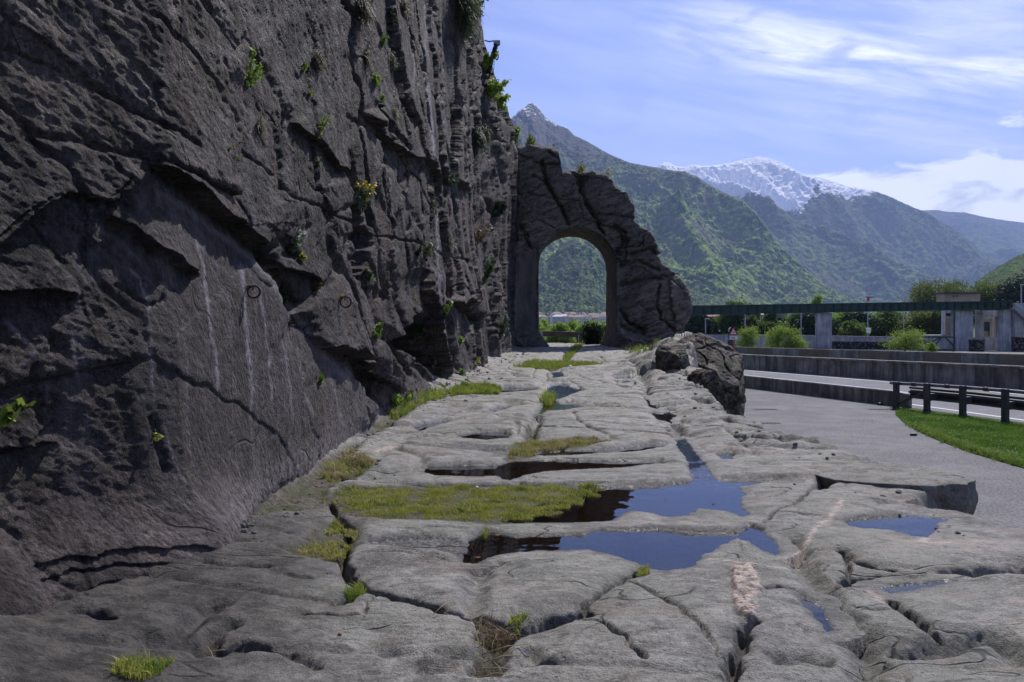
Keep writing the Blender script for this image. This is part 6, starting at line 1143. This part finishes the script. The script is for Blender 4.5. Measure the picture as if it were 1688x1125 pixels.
# things on the path
for px, py, w_, d_, lb in [(1262, 675.5, .85, .35, 'small rusty grate set in the path nearest the outcrop'), (1452, 675.3, 1.0, .35, 'flat dark grate in the path at the end of the low wall'), (1262, 698, .9, .3, 'rusty grate at the foot of the tall outcrop')]:
    x, y = H_(px, py); e = empty('drain_grate', (x, y, LZ)); tag(e, lb, 'drain grate', 'drain grates in the path'); b = MB()
    for k in range(7): b.box((x-w_/2+w_*(k+.5)/7, y, LZ+.008), (w_/10, d_, .012))
    b.build('slats', MAT['iron'], e); b = MB(); b.box((x, y, LZ+.003), (w_+.06, d_+.06, .004)); b.build('pit', MAT['black'], e)
def debris(name, px, py, z, sz, mat, lb, cat, zs=.45, seed=0, on=None):
    x, y = G(px, py, z); n, m = 14, 9; th = np.linspace(0, 2*np.pi, n, endpoint=False); ph = np.linspace(.05, np.pi-.05, m)[:, None]; r = sz*(1+.35*perlin(np.cos(th)*2+seed, np.sin(th)*2, ph*1.5)); zz = on if on is not None else z
    o = mesh_np(name, np.stack([x+r*np.sin(ph)*np.cos(th), y+r*.6*np.sin(ph)*np.sin(th), zz+sz*zs*.8+r*zs*np.cos(ph)+0*th], -1).reshape(-1, 3), grid_faces(m, n, True), mat); return tag(o, lb, cat)
debris('clod', 1506, 718.5, LZ, .11, MAT['black'], 'small dark clod lying on the asphalt near the lawn edge', 'debris', .4, 1); debris('clod', 1451, 668.5, LZ, .12, MAT['black'], 'small dark lump at the foot of the low wall', 'debris', .5, 2)
b = MB(); x_, y_ = G(1457, 592, -1.2); wx_ = P(1456.5, 604.2, 47.2)
# ================================================================== things fixed to the cliff
def ring(px, py, r, lb):
    c = on_cliff(px-8, py-8, 2.5); e = empty('iron_ring', c); tag(e, lb, 'iron ring', 'iron rings hanging on the cliff'); x, y, z = c; x += .012*r/.034; q = r/.034
    th = np.linspace(0, 2*np.pi, 37); rt = R(18); b = MB(); cx_ = x+.030*q; pts_ = np.c_[cx_+r*np.cos(th)*math.cos(rt), y-.03*q+r*np.cos(th)*math.sin(rt), z-r*.80+r*np.sin(th)]; b.tube(pts_, .0062*q, 8, cap=False); b.build('ring', MAT['iron'], e, smooth=True)
    b = MB(); b.tube([(x-.05*q, y, z+.004), (x-.012*q, y-.01*q, z+.006), (x+.016*q, y-.03*q, z+.006*q), (x+.030*q, y-.035*q, z-.004*q), (x+.022*q, y-.03*q, z-.016*q)], .0065*q, 7); b.build('staple', MAT['rust'], e, smooth=True)
ring(418, 480, .036, 'larger rusty iron ring hanging on the pale smooth part of the cliff'); ring(571, 499, .046, 'smaller far iron ring hanging on the cliff right of the dark crevice')
# ------------------------------------------------------------------ plants on the rock
OUT = np.array([.75, -.25, .45])
def tuft(px, py, L, n, mats, label, wd=.012, lean=.9, up=OUT, spread=.06, cat='grass tuft', droop=0.0, loc=None, seg=1):
    c = np.array(loc if loc is not None else on_cliff(px, py)); e = empty('grass_tuft', c); tag(e, label, cat, 'plants rooted in the rock'); up = np.array(up, float); per = n//len(mats)
    for k, m in enumerate(mats):
        p0 = c+rng.normal(size=(per, 3))*np.array([.3, 1, .8])*spread; u = up+rng.normal(size=(per, 3))*lean*.5; u /= np.linalg.norm(u, axis=1)[:, None]; l = L*(.5+.6*rng.random(per))[:, None]; sd_ = np.cross(u, rng.normal(size=(per, 3))); sd_ /= np.linalg.norm(sd_, axis=1)[:, None]; g_ = np.array([0, 0, -1.0])*droop
        p1 = p0+u*l*.5+g_*l*.12; p2 = p0+u*l*.9+g_*l*.55; v = np.stack([p0-sd_*wd/2, p0+sd_*wd/2, p1+sd_*wd*.35, p1-sd_*wd*.35, p2], 1).reshape(-1, 3); kk = np.arange(per)[:, None]*5; mesh_np('blades', v, [kk+np.array([[0, 1, 2, 3]]), kk+np.array([[3, 2, 4]])], MAT[m], e)
    return e
def leafy(px, py, W, H, n, size, mat, label, name='shrub', cat='plant', flowers=None, up=(.25, -.1, 1), stems=7, loc=None, dens=1.0):
    c = np.array(loc if loc is not None else on_cliff(px, py)); e = empty(name, c); tag(e, label, cat, 'plants rooted in the rock'); g = np.random.default_rng(int(px*7+py)); up = np.array(up, float); up /= np.linalg.norm(up); tips = []; b = MB()
    for k in range(stems):
        d = up*H*(.5+.55*g.random())+g.normal(size=3)*np.array([.35, .5, .15])*W; d[0] = abs(d[0])*.8+.02*W; pts_ = [c, c+d*.5+np.array([.06*W, 0, .05*H]), c+d]; b.tube(pts_, [size*.13, size*.10, size*.05], 5); tips.append(c+d)
    b.build('stem', MAT['bark'], e); tips = np.array(tips); k = g.integers(0, stems, n); t = g.random(n)[:, None]**.6; ctr = c+(tips[k]-c)*t+g.normal(size=(n, 3))*np.array([.7, 1, .8])*W*.11
    a = g.normal(size=(n, 3)); a /= np.linalg.norm(a, axis=1)[:, None]; bb = np.cross(a, g.normal(size=(n, 3))); bb /= np.linalg.norm(bb, axis=1)[:, None]; s = size*(.5+g.random(n))[:, None]
    mesh_np('leaves', np.stack([ctr-a*s*.5, ctr+bb*s*.3, ctr+a*s*.55, ctr-bb*s*.3], 1).reshape(-1, 3), np.arange(n*4).reshape(-1, 4), MAT[mat], e, smooth=False)
    if flowers:
        fm, nf, fs, spike = flowers; kk = g.integers(0, stems, nf); ctr = tips[kk]+(tips[kk]-c)*g.random((nf, 1))*spike+g.normal(size=(nf, 3))*W*.05; a = g.normal(size=(nf, 3)); a /= np.linalg.norm(a, axis=1)[:, None]; bb = np.cross(a, g.normal(size=(nf, 3))); bb /= np.linalg.norm(bb, axis=1)[:, None]; s = fs
        mesh_np('flowers', np.stack([ctr-a*s*.5, ctr+bb*s*.5, ctr+a*s*.5, ctr-bb*s*.5], 1).reshape(-1, 3), np.arange(nf*4).reshape(-1, 4), MAT[fm], e, smooth=False)
    return e
def px2m(px, py): c = on_cliff(px, py); return c.y/F
u = px2m
leafy(408, 142, u(408,142)*30, u(408,142)*70, 260, u(408,142)*7, 'grass_g', 'long feathery green fern sprig high on the near cliff', 'fern', 'fern', None, (.35, .35, 1), 3)
leafy(592, 340, u(592,340)*42, u(592,340)*32, 420, u(592,340)*6, 'tuft_grey', 'plant with upright yellow flower spikes above the dark slot in the cliff', 'flowering_plant', 'flowering plant', ('petal_y', 110, u(592,340)*4.5, .35), (.2, .3, .9), 9)
leafy(482, 412, u(482,412)*36, u(482,412)*26, 700, u(482,412)*5, 'tuft_grey', 'grey green cushion of small white flowers beside the crevice', 'flowering_plant', 'flowering plant', ('petal_w', 130, u(482,412)*3.2, .2), (.3, .4, .6), 11)
leafy(498, 424, u(498,424)*12, u(498,424)*9, 30, u(498,424)*12, 'grass_y', 'broad yellow green leaves just below the white flower cushion', 'leafy_plant')
for px, py, w_, h_, n, sz, mt, lb in [
  (503,118,10,22,26,7,'leaf_bright','tiny ivy sprig with yellow green leaves below the brown hanging tuft'), (514,160,10,10,18,7,'leaf_bright','small pair of ivy leaves on the cliff under the first ivy sprig'), (524,232,14,50,60,6,'leaf_bright','straggling chain of yellow leaves running down a cliff joint'), (528,268,8,12,16,6,'leaf_bright','last yellow leaf cluster at the lower end of the joint'),
  (622,142,18,16,80,7,'leaf_bright','bright lime green leaf cushion on the upper cliff'), (632,166,12,12,40,6,'grass_g','smaller green sprig just under the lime green cushion'), (648,40,14,18,90,6,'tuft_grey','mossy green cushion near the top of the picture on the cliff'), (632,75,14,26,70,6,'leaf_mid','green leaves hanging above a dark hollow near the cliff top'),
  (608,462,26,18,70,9,'tuft_grey','fern fronds at the lower end of the dark slot'), (620,555,24,26,160,7,'leaf_mid','green plant tucked in a shaded joint of the cliff'), (702,420,36,20,190,6,'tuft_grey','spreading olive plant on the middle of the far cliff'), (690,425,14,14,90,6,'leaf_dark','dark green cushion left of the spreading olive plant'),
  (798,470,18,44,260,7,'tuft_grey','pale grey green plant hanging low on the far cliff'), (788,400,34,40,150,6,'tuft_dry','dry shrub with yellow tips on the far cliff'), (735,300,34,20,90,6,'tuft_grey','thin sprawling plant at the foot of the white streaks'), (818,352,30,20,500,9,'leaf_dark','dark green shrub in the corner between cliff and arch'),
  (650,665,30,16,130,8,'leaf_bright','bright leafy weeds at the cliff foot under the cave'), (675,660,26,14,130,7,'leaf_mid','dark leafy weeds at the cliff foot beside the bright ones'), (528,632,10,20,60,7,'grass_g','small green weed on the lower wall below the jagged edge'), (258,722,26,12,60,6,'grass_y','yellow moss tuft in a pit of the lower near wall'),
  (160,765,8,5,16,5,'grass_g','minute green moss speck low on the near wall'), (757,622,20,10,90,6,'grass_g','green weeds at the foot of the far cliff'), (728,640,16,10,60,6,'grass_g','small weeds by the road at the cave edge'), (762,566,10,12,50,5,'grass_g','tiny green plant on the lower far cliff'), (786,600,12,12,50,5,'grass_y','yellow green plant low near the end of the cliff'),
  (826,560,16,50,150,6,'tuft_grey','trailing growth at the last corner of the cliff foot'), (472,500,30,40,300,8,'leaf_dark','dark ferns deep in the shaded crevice'), (520,480,22,20,90,6,'tuft_dry','reddish dry sprigs right of the shaded crevice'), (690,555,60,50,700,8,'leaf_dark','dark ferns hanging inside the cliff cave'), (735,515,14,22,60,6,'grass_g','grass leaves by the far overhang hole'),
  (395,262,5,6,8,6,'leaf_bright','single small ivy leaf on the near cliff'), (380,248,4,10,8,5,'grass_g','thin green stalk beside the single ivy leaf'), (562,490,10,8,20,5,'grass_y','small plant beside the far iron ring'), (712,600,20,12,90,6,'tuft_dry','dry fronds on the sill of the cave')]:
    k = u(px, py); leafy(px, py, k*w_, k*h_, n, k*sz, mt, lb, 'leafy_plant' if 'fern' not in lb else 'fern', 'plant' if 'fern' not in lb else 'fern', None, (.35, .1, .8), 5)
k = u(8, 680); leafy(4, 690, k*40, k*40, 26, k*26, 'grass_g', 'large crinkled green leaves poking in at the left edge', 'leafy_plant', 'plant', None, (.9, .1, .7), 4)
for px, py, L, n, mats, lb in [
  (598,12,48,900,('tuft_dry','tuft_dark'),'big brown beard of dry grass hanging at the top of the cliff'), (603,92,30,500,('tuft_dry','tuft_dark'),'second brown hanging grass beard below the big one'), (526,100,28,420,('tuft_dry','tuft_dry','tuft_grey'),'round rusty brown grass tuft above the ivy sprig'), (650,102,16,260,('tuft_grey','tuft_dark'),'dark bristly tuft on the upper cliff face'),
  (652,186,20,200,('tuft_dry','tuft_grey'),'straw and green tuft at the start of the long diagonal joint'), (666,10,20,240,('tuft_dry','tuft_dark'),'dry tuft at the picture top right of the big beard'), (430,205,24,200,('tuft_dry','tuft_grey'),'pale dead grass tuft under the fern sprig'), (790,225,28,600,('tuft_grey','tuft_dark'),'dark green hanging grass at the edge of the far cliff'), (800,215,24,500,('tuft_dry','tuft_dark'),'brown hanging grass right behind the dark green one'),
  (686,492,10,90,('tuft_dry','tuft_dry'),'small brown tuft above the cave'), (717,335,14,150,('tuft_dry','tuft_grey'),'brown tuft beneath the white streaks'), (728,612,18,260,('tuft_grey','tuft_grey'),'pale grass tuft at the right foot of the cave'), (745,395,16,120,('tuft_dry','tuft_grey'),'thin dry tuft on the far cliff above the overhang')]:
    k = u(px, py); tuft(px, py, k*L*.72, n, mats, lb, k*1.1, 1.0, (.55, -.1, .35), k*7, 'grass tuft', 1.6)
# the bush on the cliff rim, and plants on the skyline
k = u(762, 22); tuft(762, 12, k*36, 3600, ('tuft_dark', 'tuft_dark', 'tuft_grey'), 'large dark grassy bush overhanging at the top of the cliff edge', k*1.2, 1.5, (.5, .1, .25), k*20, 'bush', 1.0)
k = u(772, 10); leafy(770, 12, k*50, k*40, 900, k*5, 'leaf_mid', 'leafy twigs sticking out to the sky behind the dark bush', 'shrub', 'shrub', None, (.8, .1, .9), 16)
def rim_pt(px, py): return on_cliff(px, py, 6)
c = rim_pt(812, 160); k = c.y/F; leafy(0, 1, k*34, k*30, 420, k*8, 'leaf_bright', 'bright green shrub on the skyline below the steel post', 'shrub', 'shrub', None, (.5, 0, .8), 12, c); 
c = rim_pt(826, 172); leafy(0, 2, k*26, k*20, 380, k*8, 'leaf_bright', 'yellow green shrub on the cliff shoulder', 'shrub', 'shrub', None, (.4, 0, .5), 9, c)
c = rim_pt(800, 108); leafy(0, 3, k*16, k*34, 260, k*8, 'leaf_bright', 'slim bright shrub beside the steel post', 'shrub', 'shrub', None, (.3, 0, 1), 6, c)
c = np.array(P(846, 240, 35.6)); leafy(0, 4, k*22, k*34, 420, k*8, 'leaf_bright', 'bright shrub where the arch meets the cliff', 'shrub', 'shrub', None, (.2, 0, 1), 9, c)
for (px, py, L, n, lb) in [(875, 241, 16, 420, 'green grass tuft on the top of the arch block'), (958, 286, 13, 300, 'small grass tuft on the ledge above the arch'), (1004, 287, 6, 60, 'tiny grass tuft on the shoulder of the arch'), (914, 247, 5, 60, 'few blades at the corner of the arch block'), (850, 240, 12, 200, 'grass tuft by the bright shrub on the arch')]:
    k = 35.5/F; tuft(0, 0, k*L, n, ('tuft_grey', 'grass_y'), lb, k*1.2, .9, (0, 0, 1), k*7, 'grass tuft', .2, np.array(P(px, py, 35.6)))
# steel post wrapped in cables on the skyline
c = rim_pt(806, 128); k = c.y/F; e = empty('steel_post', c); tag(e, 'steel post hung with tangled cables on the cliff skyline', 'steel post')
y = c.y; b = MB(); b.tube([P(801, 122, y), P(808, 98, y), P(819, 72, y)], [.045, .045, .05], 8); b.tube([P(806, 130, y+.2), P(812, 100, y+.1), P(819, 72, y)], .035, 8); b.build('post', MAT['steel_d'], e)
b = MB(); b.box(P(819, 71, y), (.22, .12, .14)); b.build('head_plate', MAT['steel_l'], e)
b = MB(); g = np.random.default_rng(4)
for j in range(9):
    t = np.linspace(0, 1, 14); b.tube([P(818-14*q_+2.2*math.sin(q_*9+j)+1.2*g.normal(), 72+50*q_, y-.06+.1*math.sin(j)) for q_ in t], .018, 5)
b.tube([P(799, 67, y), P(806, 69, y), P(813, 68, y), P(820, 70, y)], .022, 5); th = np.linspace(0, 2*np.pi, 20); b.tube([P(819+2.2*math.cos(a), 94+5*math.sin(a), y-.1) for a in th], .022, 5, cap=False); b.tube([P(818, 80, y), P(815, 100, y), P(813, 126, y)], .008, 4)
b.build('cables', MAT['rope'], e)
# drip / loose bits on the road
for i, (px, py, lb) in enumerate([(788, 921, 'dry reddish leaf floating at the left tip of the front puddle'), (820, 884, 'brown dead leaf at the edge of the thin slab'), (1097, 824, 'orange dead leaf floating on the blue puddle'), (1176, 831, 'tiny leaf floating on the right of the blue puddle')]):
    x, y = G(px, py, WL); g = np.random.default_rng(i); a = g.random()*6; n = 9; t = np.linspace(-1, 1, n); L_ = .022 if i < 2 else .014; up_ = .3*L_*(1-t*t); cs, sn = math.cos(a), math.sin(a); V_ = []
    for sgn in (-1, 0, 1): V_ += [(x+cs*t_*L_-sn*sgn*.4*L_*(1-t_*t_), y+sn*t_*L_+cs*sgn*.4*L_*(1-t_*t_), WL+.003+abs(sgn)*.004+.002*t_) for t_ in t]
    o = mesh_np('dead_leaf', np.array(V_), grid_faces(3, n), MAT['rust']); tag(o, lb, 'dead leaf', 'dead leaves on the puddles')
for i, (px, py, sz, lb) in enumerate([(786, 812, .011, 'small white pebble lying in the big grass patch'), (560, 1066, .008, 'small rust brown pebble on the lower left slab'), (940, 608, .05, 'pale stone in the grass strip short of the arch')]):
    x, y = G(px, py, -.04); z = float(road_h(np.array([x]), np.array([y]))[0]); debris('pebble', px, py, -.04, sz, MAT['white'] if i != 1 else MAT['rust'], lb, 'pebble', .7, i, max(z, -.045)+(.02 if i == 0 else 0))
# dry straw stalks on the lower slab
g = np.random.default_rng(11); b = MB()
for (px, py) in [(830, 1085), (822, 1095), (836, 1075), (815, 1110), (826, 1104), (730, 1010), (742, 1006), (355, 1068), (348, 1080)]:
    x, y = G(px, py, 0); a = g.random()*3.1; L_ = .05+.05*g.random(); z = float(road_h(np.array([x]), np.array([y]))[0])+.025; b.tube([(x-math.cos(a)*L_, y-math.sin(a)*L_, z), (x, y, z+.012), (x+math.cos(a)*L_, y+math.sin(a)*L_, z+.004)], .0016, 5)
o = b.build('straw', MAT['straw'], smooth=True); tag(o, 'scattered dry straw stalks lying on the front slabs', 'straw', kind='stuff')
# small loose stones along the cliff foot and outer rim
g = np.random.default_rng(21); V_, Q_, n0 = [], [], 0; th = np.linspace(0, 2*np.pi, 9, endpoint=False); ph = np.linspace(.15, np.pi-.15, 6)[:, None]
for k in range(380):
    Y = 3.6*math.exp(g.random()*2.1); sd_ = g.random() < .75; x = (xbase(Y)+.05+abs(g.normal())*.16*(1+Y*.05)) if sd_ else xedge(Y)-.1-abs(g.normal())*.3; s = (.004+.011*g.random()**3)*(1+Y*.10); zz = float(road_h(np.array([x]), np.array([Y]))[0])
    if zz < -.2: continue
    r = s*(1+.35*perlin(np.cos(th)*1.5+k, np.sin(th)*1.5, ph)); V_.append(np.stack([x+r*np.sin(ph)*np.cos(th), Y+r*np.sin(ph)*np.sin(th), zz+s*.3+r*.6*np.cos(ph)+0*th], -1).reshape(-1, 3)); Q_.append(grid_faces(6, 9, True)+n0); n0 += 54
o = mesh_np('gravel', np.concatenate(V_), np.concatenate(Q_), MAT['road'], attrs={k: np.full(n0, .3 if k == 'old' else 0) for k in ('soil', 'gravel', 'mud', 'wet', 'quartz', 'dark', 'old')}, smooth=False); tag(o, 'loose stones and grit along the foot of the cliff', 'gravel', kind='stuff')

# ================================================================== haze
hz = bpy.data.meshes.new('haze'); b = MB(); b.box((0, 0, 1095), (19400, 19400, 2202)); o = b.build('haze', None); tag(o, 'thin blue valley haze', 'haze', kind='stuff'); o.name = 'haze'
hm_ = bpy.data.materials.new('haze_air'); hm_.use_nodes = True; t = hm_.node_tree; t.nodes.clear(); oo = t.nodes.new('ShaderNodeOutputMaterial'); pv = t.nodes.new('ShaderNodeVolumePrincipled'); pv.inputs['Color'].default_value = (.42, .58, 1.0, 1); pv.inputs['Density'].default_value = HAZE; pv.inputs['Anisotropy'].default_value = .1; pv.inputs['Density Attribute'].default_value = ''; pv.inputs['Color Attribute'].default_value = ''; t.links.new(pv.outputs[0], oo.inputs['Volume']); o.data.materials.append(hm_)
